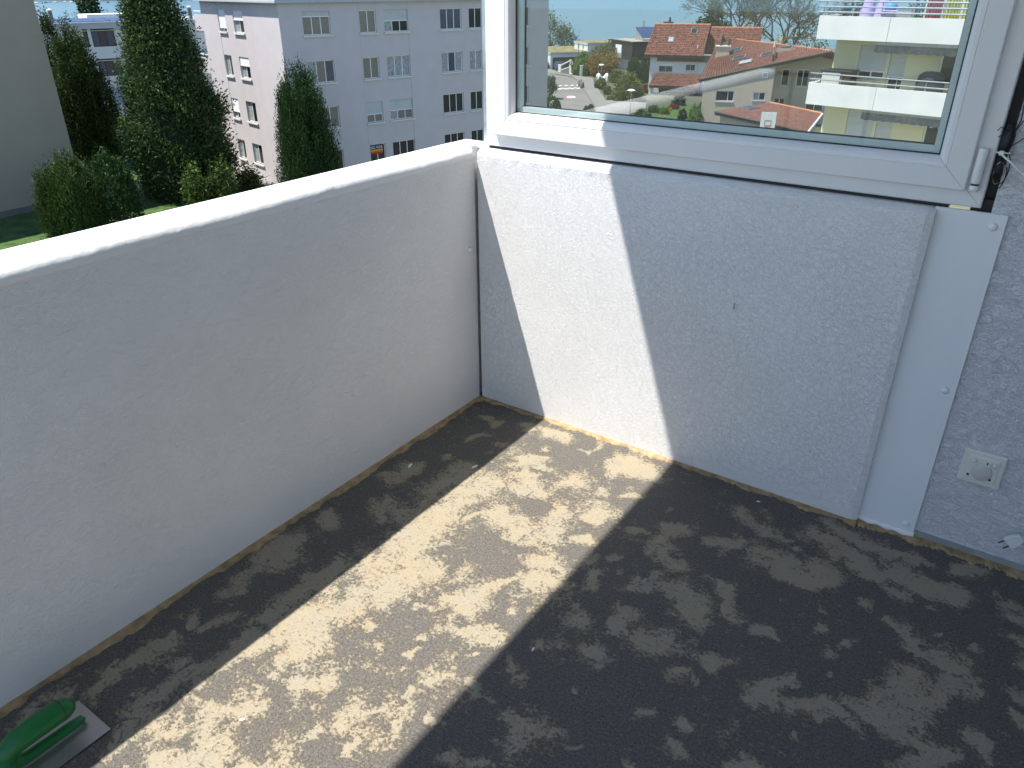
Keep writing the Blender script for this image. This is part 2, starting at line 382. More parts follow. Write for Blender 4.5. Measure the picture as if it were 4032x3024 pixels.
def hill_range(a0, a1, dist, h, seed):
    r = np.random.default_rng(seed); A = np.radians(np.linspace(a0, a1, 120)); hh = h*(.75+.25*np.sin(A*9+seed)+.12*np.sin(A*23)+.05*r.normal(size=120))
    prof = [(0, -3), (30, .04), (120, .22), (400, .6), (800, 1.0), (1500, .8)]
    V = np.array([[(dist+d)*math.sin(a), (dist+d)*math.cos(a), LAKE+(hh[i]*k if k > 0 else k)] for i, a in enumerate(A) for d, k in prof])
    m = len(prof); ii = np.arange(119)[:, None]*m+np.arange(m-1)[None]
    F = np.stack([ii, ii+1, ii+m+1, ii+m], -1).reshape(-1, 4)
    tag(np_mesh('hill', V, F, m_hill, None, True), kind='structure')
hill_range(-130, -52, 1420, 150, 3); hill_range(-56, 60, 2600, 110, 5)
# ================================================================== THE BALCONY
# floor
strokes = []   # worn patches: (points in photo pixels, radius in photo pixels)
def zo(ox, oy, sc, L):
    for it in L:
        pts = [(ox+x/sc, oy+y/sc) for x, y in it[:-1]]; strokes.append((pts, it[-1]/sc))
zo(0, 2000, 1.58, [((1780, 250), (1500, 440), 60), ((1500, 440), (1380, 520), 40), ((1420, 680), (1320, 690), 42), ((960, 800), (860, 900), 55), ((860, 900), (640, 1020), 55), ((640, 1020), (560, 1120), 40), ((1060, 960), (1000, 1000), 36),
 ((2150, 330), (1900, 500), 48), ((1800, 560), (1600, 740), 55), ((1500, 900), (1200, 1080), 66), ((1150, 1100), (850, 1200), 74), ((800, 1250), (900, 1330), 76), ((680, 1480), (760, 1400), 60), ((2070, 80), 34), ((1200, 640), 28), ((150, 1270), 46), ((330, 1150), 38),
 ((2150, 600), (1900, 720), (1960, 880), 85), ((1850, 950), (1780, 1030), 46), ((1620, 1180), (1450, 1260), (1230, 1330), 64), ((1350, 1420), (1250, 1500), 84), ((1500, 1550), (1650, 1560), 60), ((960, 1560), (1130, 1590), 54), ((1930, 1130), 54), ((1960, 1350), (1880, 1430), 32), ((1100, 1320), (1000, 1400), 46), ((1200, 1200), 40), ((1500, 960), 36), ((2120, 1270), 36), ((2130, 1580), 46)])
zo(1300, 2000, 1.58, [((650, 50), (500, 200), (300, 330), 100), ((480, 420), (250, 500), 118), ((640, 400), 60), ((870, 130), (980, 70), 20), ((1180, 160), 52), ((1380, 160), 62), ((1650, 40), (1730, 60), 36), ((1290, 350), 78), ((1120, 440), (820, 570), 42), ((1250, 560), 62), ((560, 625), (690, 620), 16), ((80, 620), 76), ((200, 720), 42), ((40, 740), 48), ((300, 890), 40), ((500, 960), (560, 945), 20), ((600, 860), 24), ((920, 780), (820, 790), 52), ((950, 850), 44), ((700, 1010), (560, 1090), 40), ((460, 1190), 42), ((850, 940), 26), ((1080, 640), 22), ((1600, 180), 36), ((100, 1270), (300, 1250), 44), ((450, 1360), (380, 1500), 46), ((60, 1590), 56),
 ((850, 1200), 54), ((1010, 1210), 38), ((1230, 1380), 118), ((1100, 1300), 52), ((640, 1360), 38), ((1150, 1040), 44), ((1100, 970), 32), ((1350, 830), 26), ((1500, 640), 42), ((1640, 880), 64), ((1760, 690), (1840, 690), 44), ((2020, 800), (2100, 850), 80), ((1880, 480), (2150, 500), 44), ((2150, 600), 54), ((2060, 270), (2100, 230), 32), ((1650, 470), 42), ((1780, 340), 26), ((1600, 330), 42), ((1880, 1340), (1980, 1360), 32), ((2130, 1080), 40), ((1780, 1600), 38), ((1520, 1090), 16), ((1500, 1420), 24), ((800, 1570), 46), ((950, 1590), 46), ((2160, 140), 44), ((1880, 170), (1950, 170), 26)])
zo(2600, 2000, 1.5447, [((105, 135), 52), ((30, 240), 42), ((50, 320), (150, 380), 36), ((540, 30), (640, 160), 36), ((700, 190), 18), ((330, 220), (540, 240), 36), ((650, 340), (800, 420), (980, 430), 50), ((940, 360), 46), ((760, 265), 20), ((900, 180), (1080, 290), (1280, 420), 50), ((1050, 120), (1350, 260), 46), ((1500, 330), 32), ((1450, 400), (1650, 480), (1850, 530), 50), ((1450, 540), 36), ((1180, 570), (1240, 590), 18), ((890, 580), 16), ((330, 480), (450, 520), (430, 610), 32), ((100, 520), (130, 620), 72), ((20, 450), 46), ((60, 800), 54), ((540, 700), (640, 740), 20), ((920, 745), 22), ((1110, 790), 26), ((1040, 870), 32), ((230, 940), (310, 990), 46), ((70, 1060), 36), ((1030, 985), 22), ((780, 990), (680, 1040), (600, 1170), 36), ((720, 1190), (960, 1220), (1080, 1260), 42), ((1100, 1340), 44), ((1250, 1260), (1520, 1190), (1650, 1050), 62), ((1750, 960), (1640, 900), 72), ((1500, 830), (1430, 740), 42), ((1800, 1100), 54), ((1430, 1000), (1450, 1250), 40), ((1790, 800), 22), ((1620, 620), 18), ((1610, 760), 11), ((1350, 1330), (1600, 1400), (1450, 1560), 54), ((1900, 1400), (2020, 1460), 36), ((2080, 800), (2180, 820), 40), ((2180, 640), 46), ((2100, 1080), (2160, 1130), 36), ((2180, 560), 36), ((2160, 1270), 28), ((160, 1350), 32), ((780, 1400), 22), ((370, 1560), (560, 1560), 46), ((80, 1540), 46), ((2150, 940), 36), ((1950, 360), (1850, 340), 36), ((1400, 250), (1600, 300), 28)])
zo(1200, 1500, 1.4747, [((1040, 230), (1070, 245), 18), ((950, 325), 20), ((1110, 385), 22), ((800, 450), 30), ((560, 520), 32), ((480, 570), 32), ((470, 710), (440, 790), 36), ((560, 770), 54), ((750, 640), (850, 560), (930, 530), 46), ((150, 800), 36), ((1280, 265), 24), ((1400, 300), (1480, 330), 26), ((1410, 385), 15), ((1610, 370), (1700, 420), 10), ((1740, 400), 22), ((1350, 480), (1260, 510), 42), ((1400, 530), 22), ((1900, 490), (1980, 530), 42), ((1850, 530), 28), ((1590, 600), 46), ((1740, 670), 36), ((1870, 680), 26), ((1300, 610), 50), ((1350, 640), 36), ((1050, 580), (950, 640), 54), ((880, 700), 46), ((1640, 750), (1750, 790), 32), ((1480, 720), 22), ((2130, 850), 26), ((2120, 745), 10), ((2060, 570), 18)])
fx = np.concatenate([np.arange(-.02, 2.05, .006), np.linspace(2.1, 2.6, 6)]); fy = np.concatenate([np.linspace(-3.25, -2.15, 10), np.arange(-2.1, .041, .006)])
XX, YY = np.meshgrid(fx, fy); worn_and_sunlit = np.zeros(XX.shape)
def vnoise(cell):          # smooth value noise over the floor
    nx, ny = int(6/cell), int(6/cell); g = rng.random((ny, nx)); u = (XX+.5)/cell; v = (YY+4)/cell; i = u.astype(int); j = v.astype(int); a = u-i; b = v-j; a = a*a*(3-2*a); b = b*b*(3-2*b)
    return (g[j, i]*(1-a)+g[j, i+1]*a)*(1-b)+(g[j+1, i]*(1-a)+g[j+1, i+1]*a)*b-.5
WX, WY = [sum(vnoise(c)*k for c, k in ((.16, .065), (.07, .055), (.03, .030))) for _ in range(2)]
XW, YW = XX+WX, YY+WY
for pts, r in strokes:
    q = [hitz(u, v, 0.0)[:2] for u, v in pts]; u, v = pts[0]
    rx = np.linalg.norm(hitz(u+r, v, 0)[:2]-q[0]); ry = np.linalg.norm(hitz(u, v+r, 0)[:2]-q[0]); rad = math.sqrt(rx*ry)*1.62
    dd = np.full(XX.shape, 9.0)
    if len(q) == 1: q = q*2
    for a, b in zip(q, q[1:]):
        ab = b-a; L2 = max(ab@ab, 1e-9); t = np.clip(((XW-a[0])*ab[0]+(YW-a[1])*ab[1])/L2, 0, 1)
        dd = np.minimum(dd, np.hypot(XW-a[0]-t*ab[0], YW-a[1]-t*ab[1]))
    worn_and_sunlit = np.maximum(worn_and_sunlit, np.clip((1.5*rad-dd)/(1.25*rad), 0, 1))
band = np.clip((XW-.22)/.12, 0, 1)*np.clip((.98-XW)/.2, 0, 1)*np.clip((-.12-YW)/.3, 0, 1)      # extra beige along the sunlit strip, sunlight put into the wear mask
worn_and_sunlit = np.maximum(worn_and_sunlit, band*(.34+1.1*(vnoise(.09)+.6*vnoise(.04)))); worn_and_sunlit = np.clip(worn_and_sunlit, 0, 1)
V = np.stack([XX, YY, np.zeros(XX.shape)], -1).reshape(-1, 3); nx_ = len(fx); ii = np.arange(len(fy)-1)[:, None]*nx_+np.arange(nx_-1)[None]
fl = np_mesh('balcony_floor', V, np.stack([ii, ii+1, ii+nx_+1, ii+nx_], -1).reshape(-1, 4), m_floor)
at = fl.data.attributes.new('worn_and_sunlit', 'FLOAT', 'POINT'); at.data.foreach_set('value', worn_and_sunlit.astype(np.float32).ravel())  # holds the worn patches plus the painted paleness of the sunlit strip
tag(fl, kind='structure')
def fillet(p0, p1, inw, w_, h_):      # ragged mortar wedge between wall and floor
    n = 220; mb = MB(); a = np.array(p0); b = np.array(p1); q = np.array(inw); vs = []
    for i in range(n+1):
        p = a+(b-a)*i/n; j = w_*(1+.25*math.sin(i*.23)+.15*math.sin(i*.61)+random.uniform(-.3, .3))
        vs += [tuple(p-q*.01+np.array([0, 0, h_])), tuple(p+q*j*.45+np.array([0, 0, h_*.62])), tuple(p+q*j+np.array([0, 0, .0008])), tuple(p+q*j+np.array([0, 0, -.004]))]
    return mb.add(vs, [(4*i+k, 4*i+k+1, 4*i+k+5, 4*i+k+4) for i in range(n) for k in range(3)]).build('mortar_fillet', m_fillet, fl, True)
fillet((0, -3.2, 0), (0, -.002, 0), (1, 0, 0), .021, .009); fillet((0, 0, 0), (1.435, 0, 0), (0, -1, 0), .018, .008)
fillet((1.435, .028, 0), (2.5, .030, 0), (0, -1, 0), .03, .006)
MB().box(-.11, 2.9, -3.3, .2, -.22, -.006).build('floor_slab', m_conc, fl)
# left parapet
def sweep(prof, ysr, jit=.0012):
    vs = []; n = len(prof)
    for y in ysr:
        for k, (x, z) in enumerate(prof):
            j = random.gauss(0, jit) if 1 <= k <= 3 else 0; vs.append((x+j*.3, y, z+j+(.0016*math.sin(y*9+1) if 1 <= k <= 5 else 0)))
    m = len(ysr)
    return vs, [(i*n+k, (i+1)*n+k, (i+1)*n+k+1, i*n+k+1) for i in range(m-1) for k in range(n-1)]+[tuple(range(n)), tuple((m-1)*n+k for k in range(n))[::-1]]
par = thing('parapet_wall', 'long white painted parapet wall with a thick rounded sunlit top edge', 'parapet', (0, 0, 0))
prof = [(0, -.2), (0, .934), (-.001, .948), (-.005, .957), (-.013, .967), (-.027, .975), (-.098, .977), (-.107, .972), (-.112, .960), (-.112, -.3)]
vs, fs = sweep(prof[:2]+[(-.004, .940)]+[(-.06, .940), (-.112, .940), (-.112, -.3)], np.linspace(-3.15, -.003, 12), 0)
MB().add(vs, fs).build('body', m_wallL, par)
cprof = [(-.0035, .930), (.0012, .934), (.0016, .944), (-.002, .955), (-.011, .966), (-.027, .975), (-.098, .977), (-.108, .972), (-.1135, .958), (-.1135, .930)]
vs, fs = sweep(cprof, np.linspace(-3.15, -.002, 260))
MB().add(vs, fs).build('coping', m_cap, par, True)
MB().box(-.112, -.018, -.0028, .095, -.3, .974).build('end_block', m_cap, par, False, .006)
MB().box(-.0175, .012, .045, .075, .0, .95).build('joint_light_block', m_black, par)  # black block added in the slot to keep outside light out
MB().lathe([(.011, 0), (.010, .004), (.006, .007), (.001, .008)], (0, 0, 0), 12).build('filled_hole', m_cap, par, True).matrix_local = Matrix.Translation((0, -.045, .618)) @ Matrix.Rotation(R(90), 4, 'Y')
# right parapet
pr = thing('parapet_wall', 'white stippled parapet wall beneath the window, crossed by a band of sunlight', 'parapet', (0, 0, 0))
prof2 = [(0, -.2), (0, .925), (0, .944), (.003, .953), (.010, .959), (.024, .966), (.118, .9675), (.118, -.3)]
vs = []; X_ = np.linspace(.0095, 1.433, 80)
for x in X_:
    for k, (y, z) in enumerate(prof2):
        j = random.gauss(0, .0007) if 2 <= k <= 4 else 0; e = .006*max(0, 1-(1.433-x)/.02)**2
        vs.append((x, y+j+(e if k < 4 else 0), z+j-(e*.8 if 1 < k < 6 else 0)))
n = len(prof2); fs = [(i*n+k+1, (i+1)*n+k+1, (i+1)*n+k, i*n+k)[::-1] for i in range(79) for k in range(n-1)]+[tuple(range(n))[::-1], tuple(79*n+k for k in range(n))]
MB().add(vs, fs).build('body', m_wallR, pr)
bpy.context.view_layer.update()
# the little screw hook in it
hk = thing('screw_hook', 'small bent metal screw hook sticking out of the shaded white wall', 'hook', (.969, 0, .601))
MB().tube([(0, .004, 0), (0, -.012, 0), (.001, -.018, .006), (.002, -.016, .014), (.001, -.010, .016)], .0018, 6).build('shank', m_metal, hk, True)
MB().lathe([(.005, 0), (.005, .002), (.003, .003)], (0, 0, 0), 10).build('collar', m_cap, hk).matrix_local = Matrix.Rotation(R(90), 4, 'X')
# cover strip with screws
st = thing('cover_strip', 'flat white painted board closing the joint beside the rough wall', 'board', (0, 0, 0))
MB().box(1.428, 1.588, .026, .036, .004, .968).build('board', m_board, st, False, .002)
MB().add(*(lambda n: ([(1.430+.160*i/n, y, z) for i in range(n+1) for y, z in ((.026, .012+.002*math.sin(i*.9)), (.016+.003*math.sin(i*.7), .003), (.03, .001))], [(3*i+k, 3*i+k+1, 3*i+4+k, 3*i+3+k) for i in range(n) for k in range(2)]))(30)).build('paint_bead', m_cap, st, True)
for z in (.937, .487, .038):
    MB().lathe([(.0105, 0), (.0095, .003), (.006, .0055), (.001, .0065)], (0, 0, 0), 14).build('screw_head', m_board, st, True).matrix_local = Matrix.Translation((1.562, .026, z)) @ Matrix.Rotation(R(90), 4, 'X')
# house walls, ceiling, far end
hw = thing('house_wall', 'rough lilac white rendered house wall carrying the socket', 'wall', (0, 0, 0))
MB().box(1.549, 2.9, .036, .30, 0, 2.62).build('render', m_house, hw)
MB().box(1.592, 2.6, .030, .040, .0, .021).build('skirting', M('grey green skirting', (.30, .34, .33), .7, .2, 9, .001, 80), hw)
MB().box(1.524, 1.552, .075, .11, .99, 2.6).box(1.502, 1.552, .05, .09, .93, .995).build('dark_gap_filler', m_black, hw)  # black filler added to darken the gap and close a light leak
hw2 = thing('house_wall', 'smooth white house wall along the back of the balcony', 'wall', (0, 0, 0))
MB().box(2.6, 2.8, -3.3, -1.9, 0, 2.62).box(2.6, 2.8, -.9, .036, 0, 2.62).box(2.6, 2.8, -1.9, -.9, 2.1, 2.62).build('render', m_house, hw2)
dr = MB().box(2.66, 2.70, -1.9, -.9, 0, 2.1).build('door', m_pvc, hw2)
MB().box(2.652, 2.658, -1.78, -1.02, .2, 1.98).build('pane', m_pane, dr)
pw = thing('railing', 'thin dark steel railing across the open end of the balcony', 'railing', (0, 0, 0))
for z in (.12, .5, .95): MB().tube([(-.02, -3.2, z), (2.65, -3.2, z)], .014, 8).build('rail', m_dark, pw)
for x in np.arange(.1, 2.6, .5): MB().tube([(x, -3.2, -.02), (x, -3.2, .95)], .012, 8).build('post', m_dark, pw)
tag(MB().box(-.02, 2.95, -3.27, .32, 2.6, 2.82).build('balcony_ceiling', m_ceil), kind='structure')
# window
wn = thing('window', 'large white plastic framed window standing on the stippled parapet wall', 'window', (0, 0, 0))
def ring(x0, x1, z0, z1, prof, names, mat, parent, gap=.0005, smooth=False, **kw):   # mitred bars: prof = (inset, y)
    res = []; n = len(prof)
    def corners(d): return [(x0+d, z0+d), (x1-d, z0+d), (x1-d, z1-d), (x0+d, z1-d)]
    for sidx in range(4):
        vs = []
        for d, y in prof:
            c = corners(d); a = np.array(c[sidx]); b = np.array(c[(sidx+1) % 4]); t = (b-a)/np.linalg.norm(b-a)
            a = a+t*gap; b = b-t*gap; vs += [(a[0], y, a[1]), (b[0], y, b[1])]
        fs = [(2*k, 2*k+1, 2*((k+1) % n)+1, 2*((k+1) % n)) for k in range(n)]+[tuple(2*k for k in range(n)), tuple(2*k+1 for k in range(n))[::-1]]
        res.append(MB().add(vs, fs).build(names[sidx % 2] if len(names) == 2 else names[0], mat, parent, False, **kw))
    return res
ring(.029, 1.525, .976, 2.59, [(0, .10), (0, .033), (.003, .030), (.085, .030), (.085, .10)], ('frame_rail', 'frame_stile'), m_pvc, wn)
sash = ring(.0695, 1.4825, 1.0155, 2.55, [(0, .0325), (0, .016), (.001, .0135), (.0035, .012), (.049, .0125), (.050, .0140), (.0515, .0140), (.053, .0125), (.062, .0145), (.069, .021), (.073, .030), (.075, .040), (.075, .085), (.04, .095), (.02, .0325)], ('sash_rail', 'sash_stile'), m_pvc, wn)
ring(.1435, 1.4085, 1.0895, 2.476, [(0, .0385), (.0035, .0375), (.0035, .0415), (0, .0415)], ('glazing_seal',), m_black, wn)
ring(.1435, 1.4085, 1.0895, 2.476, [(0, .0475), (.019, .0475), (.019, .0605), (0, .0605)], ('spacer_bar',), m_alu, wn)
ring(.1435, 1.4085, 1.0895, 2.476, [(0, .0655), (.022, .0655), (.022, .0675), (0, .0675)], ('outer_seal',), m_black, wn)
for y in (.0425, .0615): MB().box(.143, 1.409, y, y+.004, 1.089, 2.477).build('pane', m_glass, wn)
MB().box(-.024, .0285, .085, .099, .962, 2.59).build('flashing', m_zinc, wn, False, .002)
MB().tube([(.005, .084, .962), (.005, .084, 2.59)], .004, 8).build('flashing_bead', m_zinc, wn, True)
MB().box(.034, 1.455, .040, .10, .9665, .9758).build('bottom_seal', m_black, wn)
MB().box(-.03, 0.03, .04, .09, .957, .972).build('corner_filler', m_cap, wn, False, .004)
hg = MB().lathe([(.0112, 0), (.0118, .002), (.0118, .078), (.0108, .082)], (1.500, .020, 1.036), 20).build('hinge_cover', m_pvc, wn, True)
MB().lathe([(.0085, 0), (.0085, .006)], (1.500, .020, 1.031), 14).build('hinge_knuckle', m_black, hg)
MB().lathe([(.0095, 0), (.0115, .004), (.0115, .012), (.010, .014)], (1.500, .020, 1.017), 18).build('hinge_pin', m_pvc, hg, True)
# wires in the gap, tie, white lead
wr = thing('wire_bundle', 'tangle of thin black wires hanging in the gap beside the window frame', 'wires', (1.54, .03, 1.1))
def wire(path, r, mat=m_black, nm='wire'): MB().tube([(x-1.54, y-.03, z-1.1) for x, y, z in path], r, 6).build(nm, mat, wr, True)
def arc(cx, cz, rx, rz, a0, a1, y, n=14): return [(cx+rx*math.cos(R(a0+(a1-a0)*i/n)), y+.003*math.sin(i), cz+rz*math.sin(R(a0+(a1-a0)*i/n))) for i in range(n+1)]
wire([(1.556, .03, 2.4), (1.553, .03, 1.5), (1.552, .028, 1.34), (1.548, .026, 1.26), (1.553, .024, 1.22), (1.556, .022, 1.185), (1.551, .02, 1.165), (1.548, .02, 1.14)], .0016)
wire([(1.559, .032, 2.4), (1.556, .03, 1.55), (1.550, .03, 1.32), (1.546, .028, 1.2), (1.548, .025, 1.15), (1.540, .025, 1.11)], .0014)
wire([(1.548, .018, 1.155)]+arc(1.571, 1.170, .014, .020, 160, -70, .018)+[(1.552, .02, 1.128), (1.540, .025, 1.10)], .0013)
wire([(1.516, .018, 1.160), (1.521, .014, 1.168), (1.530, .015, 1.166), (1.538, .02, 1.158)], .0011); wire([(1.520, .016, 1.146), (1.529, .016, 1.152), (1.540, .022, 1.156)], .0013)
wire(arc(1.545, 1.060, .013, .032, 60, 400, .016), .0013); wire(arc(1.541, 1.065, .010, .026, 0, 300, .022), .0012, m_metal); wire(arc(1.548, 1.075, .012, .035, 90, -100, .019), .0012)
MB().tube([(0, 0, .075), (.001, 0, .05), (0, 0, .03), (-.001, 0, .012)], [.008, .013, .013, .010], 8).build('taped_joint', m_black, wr, True)
MB().tube([(0, 0, 0), (-.001, 0, -.03), (.001, 0, -.05)], [.010, .012, .006], 8).build('taped_joint', m_black, wr, True)
ct = thing('cable_tie', 'white cable tie strapped round the black wires with its tail sticking out', 'cable tie', (1.53, .01, 1.113))
MB().tube([(-.004, 0, 0), (.006, -.004, .001), (.022, .0, .0), (.026, .02, -.001)], .0038, 6, .5).build('strap', m_cable, ct, True)
MB().box(.002, .012, -.009, .001, -.005, .005).build('head', m_cable, ct, False, .001)
MB().tube([(.008, -.006, -.003), (.03, -.012, -.017), (.07, -.016, -.046), (.11, -.012, -.085), (.14, 0, -.12)], .0026, 6).build('tail', m_cable, ct, True)
# socket
sk_ = thing('socket_outlet', 'square cream outdoor socket with a closed round flap on the rough wall', 'socket', (1.7005, .036, .2835))
MB().box(-.0515, .0515, -.010, .001, -.0515, .0515).build('plate', m_pvc2, sk_, False, .007, 3)
MB().box(-.039, .039, -.0135, -.006, -.037, .039).build('insert', m_pvc2, sk_, False, .004)
fp = MB().lathe([(.0245, 0), (.0245, .004), (.022, .006), (.004, .0066)], (0, 0, 0), 28).build('flap', M('yellowed pvc', (.62, .58, .54), .4, .05), sk_, True); fp.matrix_local = Matrix.Translation((.002, -.0135, -.007)) @ Matrix.Rotation(R(90), 4, 'X')
MB().box(-.014, .018, -.0185, -.013, .014, .030).build('flap_hinge', m_pvc2, sk_, False, .0015)
MB().box(.007, .010, -.0192, -.018, .021, .029).build('hinge_slot', m_black, sk_)
for x in (-.023, .026): MB().lathe([(.0065, 0), (.0065, .004), (.004, .006)], (0, 0, 0), 14).build('hinge_boss', m_pvc2, sk_, True).matrix_local = Matrix.Translation((x, -.0135, .023)) @ Matrix.Rotation(R(90), 4, 'X')
for x in (-.028, .025): MB().lathe([(.0036, 0), (.0036, .0007)], (0, 0, 0), 12).build('screw_hole', m_black, sk_).matrix_local = Matrix.Translation((x, -.0135, -.024)) @ Matrix.Rotation(R(90), 4, 'X')
# dangling plug
pg = thing('mains_plug', 'white two pin plug dangling loose in front of the rough wall', 'plug', (1.826, .012, .104)); pg.rotation_euler = (0, R(-48), 0)
MB().slab([(-.020, -.006, -.017), (-.020, -.006, .017), (.006, -.006, .017), (.022, -.006, .008), (.022, -.006, -.008), (.006, -.006, -.017)], (0, .013, 0)).build('body', m_cable, pg, False, .002)
for z in (-.0095, .0095): MB().tube([(-.018, .0, z), (-.026, .0, z), (-.039, .0, z)], [.002, .0021, .0017], 8).build('pin', m_black, pg, True)
MB().tube([(.02, 0, 0), (.04, 0, 0), (.09, .004, .01), (.16, .006, .03), (.3, .01, .05)], .003, 8).build('lead', m_cable, pg, True)
# trowel
tr = thing('trowel', 'steel plastering trowel with a green plastic handle lying on the floor', 'trowel', (.1905, -1.706, .002), 0)
MB().box(-.0665, .0665, -.28, 0, .002, .0035).build('blade', m_steel, tr)
hd = MB().tube([(0, -.020, .010), (0, -.026, .014), (0, -.05, .0155), (0, -.10, .016), (0, -.145, .017), (0, -.168, .024), (0, -.180, .042), (0, -.172, .062), (0, -.150, .072), (0, -.11, .076), (0, -.07, .075), (0, -.048, .072), (0, -.034, .069), (0, -.028, .067)],
               [.003, .010, .0115, .012, .013, .016, .019, .022, .0245, .026, .0255, .0235, .016, .004], 18).build('handle', m_green, tr, True)
MB().tube([(0, -.0585, .0736), (0, -.0575, .0735)], [.0254, .0254], 22).build('end_seam', m_dark, tr, True)
MB().box(-.008, .008, -.16, -.03, .003, .008).build('spine', m_steel, tr)
# paint flakes
for i, (u, v) in enumerate([(1614, 1836), (1868, 1840), (2098, 2560), (952, 2836), (2985, 1977)]):
    P = hitz(u, v, 0); f = MB().slab([(-.011, -.003, 0), (-.003, .004, .001), (.010, .0045, 0), (.012, -.001, .001), (.002, -.004, 0)], (0, 0, .0015)).build('paint_flake', m_cap)
    f.location = (P[0], P[1], .001); f.rotation_euler = (0, 0, random.uniform(0, 3)); f.scale = (1.2, 1, 1) if i < 2 else (.6, .6, 1)
    tag(f, 'tiny flake of white paint lying on the worn floor', 'paint flake', 'paint flakes on the floor')
# ================================================================== LEFT: HOUSES AND TREES
# pink block
pa = hitz(951, 673); pb = hitz(1058, 712); K = np.array([-35.852, 29.255, G])
FR = Fac(K, 13.4); FL = Fac(K, 103.4)
pk = FR.root('apartment_block', 'pale pink four storey apartment block with roller shuttered windows', 'apartment block')
rows = [(-1.07, .17), (-3.66, -2.43), (-6.26, -5.03), (-8.86, -7.62)]; cols = [(1.445, 3.22, 3), (5.2, 6.36, 2), (6.94, 8.71, 3), (11.22, 12.98, 3), (13.6, 14.75, 2), (17.4, 19.1, 3)]
holes = [(c[0], c[1], r[0]-G, r[1]-G) for r in rows for c in cols]
mb = wall_holes(MB(), 0, 21, 0, .62-G, holes)
TOP = .62-G
LY = 10.75                       # length of the side wall
mb.quad((21, 0, 0), (21, LY, 0), (21, LY, TOP), (21, 0, TOP)); mb.quad((0, LY, 0), (0, LY, TOP), (21, LY, TOP), (21, LY, 0))
lh = [(a, b, r[0]-G, r[1]-G) for r in rows for a, b in ((2.58, 3.63), (4.75, 6.13))]     # side wall, local running from the far end
sw = wall_holes(MB(), 0, LY, 0, TOP, lh); sv = []
for v in sw.v: sv.append((v[1], LY-v[0], v[2]))
mb.add(sv, sw.f); mb.quad((0, 0, -5), (21, 0, -5), (21, 0, 0), (0, 0, 0)).quad((0, 0, -5), (0, 0, 0), (0, LY, 0), (0, LY, -5)); mb.build('wall', m_pink, pk)
rf = MB().box(-.28, 21.3, -.28, LY+.3, TOP, TOP+.10).build('roof', m_fascia, pk); MB().box(-.22, 21.2, -.22, LY+.2, TOP+.1, TOP+.55).build('fascia', m_fascia, rf)
SH = {(0, 0): .24, (0, 2): .52, (2, 1): .62, (2, 2): .55}
PN = {(0, 0): [m_pane2]*3, (0, 1): [m_pane2]*2, (0, 2): [m_pane3, m_pane, m_pane], (1, 0): [m_pane3, m_pane2, m_pane4], (1, 1): [m_pane2]*2, (1, 2): [m_pane3]*3, (0, 3): [m_pane4]*3, (1, 3): [m_pane3, m_pane4, m_pane3], (2, 0): [m_pane2]*3, (2, 1): [m_pane2]*2, (2, 2): [m_pane3, m_pane2, m_pane2], (1, 4): [m_pane3]*2}
for i, r in enumerate(rows):
    for j, c in enumerate(cols):
        window(pk, c[0], c[1], r[0]-G, r[1]-G, c[2], SH.get((i, j), 0), True, PN.get((i, j)))
        if i == 3 and j == 1: poster_at = (c[0], r[1]-G)
# windows of the lit side wall: built in a holder frame turned to that wall
def side_window(x0, x1, z0, z1, n, sh, panes):
    o = window(None, x0, x1, z0, z1, n, sh, True, panes, msh=m_shutw)
    Mx = Matrix(((0, 1, 0, 0), (-1, 0, 0, LY), (0, 0, 1, 0), (0, 0, 0, 1)))
    o.parent = pk; o.matrix_local = Mx
SHL = {(0, 0): .85, (0, 1): .45, (1, 1): .42, (2, 0): .68}
for i, r in enumerate(rows):
    for j, (a, b, n_) in enumerate(((2.58, 3.63, 2), (4.75, 6.13, 2))): side_window(a, b, r[0]-G, r[1]-G, n_, SHL.get((i, j), 0), [m_pane3, m_pane])
MB().box(8.68, 8.72, -.012, .02, 0, TOP).box(5.12, 5.135, -.006, .02, 0, TOP).build('render_joint', m_fascia, pk)
MB().box(-.012, .02, LY-2.56, LY-2.52, 0, TOP).build('render_joint', m_fascia, pk)
for zf in (-.95, -3.55, -6.15):          # balconies at the far end of the side wall
    b = MB().box(.0, 1.6, LY, LY+1.3, zf-G-.2, zf-G).box(0, .1, LY, LY+1.3, zf-G, zf-G+.75).build('balcony', m_pink, pk)
    MB().tube([(.05, LY+.02, zf-G+.95), (.05, LY+1.3, zf-G+.95)], .03, 6).build('rail', m_frame, b)
    for q in range(9): MB().tube([(.05, LY+.1+q*.14, zf-G-.2), (.05, LY+.1+q*.14, zf-G-1.1)], .014, 4).build('baluster', m_frame, b)
# the NO WAR banner in one window
x0, zt = poster_at
bn = thing('banner', 'small rainbow banner reading NO WAR hanging in an apartment window', 'banner', tuple(FR.O+FR.t*(x0+.07)+FR.n*(-.085)+np.array([0, 0, zt-.62])), R(90-13.4))
for i, c_ in enumerate([(.45, .02, .02), (.5, .12, .01), (.55, .42, .02), (.02, .02, .06), (.02, .02, .07), (.05, .02, .08)]):
    MB().box(0, .92, 0, .006, i*.1, (i+1)*.1).build('stripe', M('banner dye %d' % i, c_, .7, .02), bn)
tx = bpy.data.curves.new('lettering', 'FONT'); tx.body = 'NO WAR'; tx.size = .30; tx.extrude = .003; tx.align_x = 'CENTER'
to = bpy.data.objects.new('lettering_source', tx); C.objects.link(to); dg = bpy.context.evaluated_depsgraph_get()
tm = bpy.data.meshes.new_from_object(to.evaluated_get(dg)); bpy.data.objects.remove(to)
tm.materials.clear(); tm.materials.append(m_mark); tl = bpy.data.objects.new('lettering', tm); C.objects.link(tl); tl.parent = bn
tl.location = (.46, -.004, .34); tl.rotation_euler = (R(90), 0, 0); tl.scale = (.72, .9, 1)
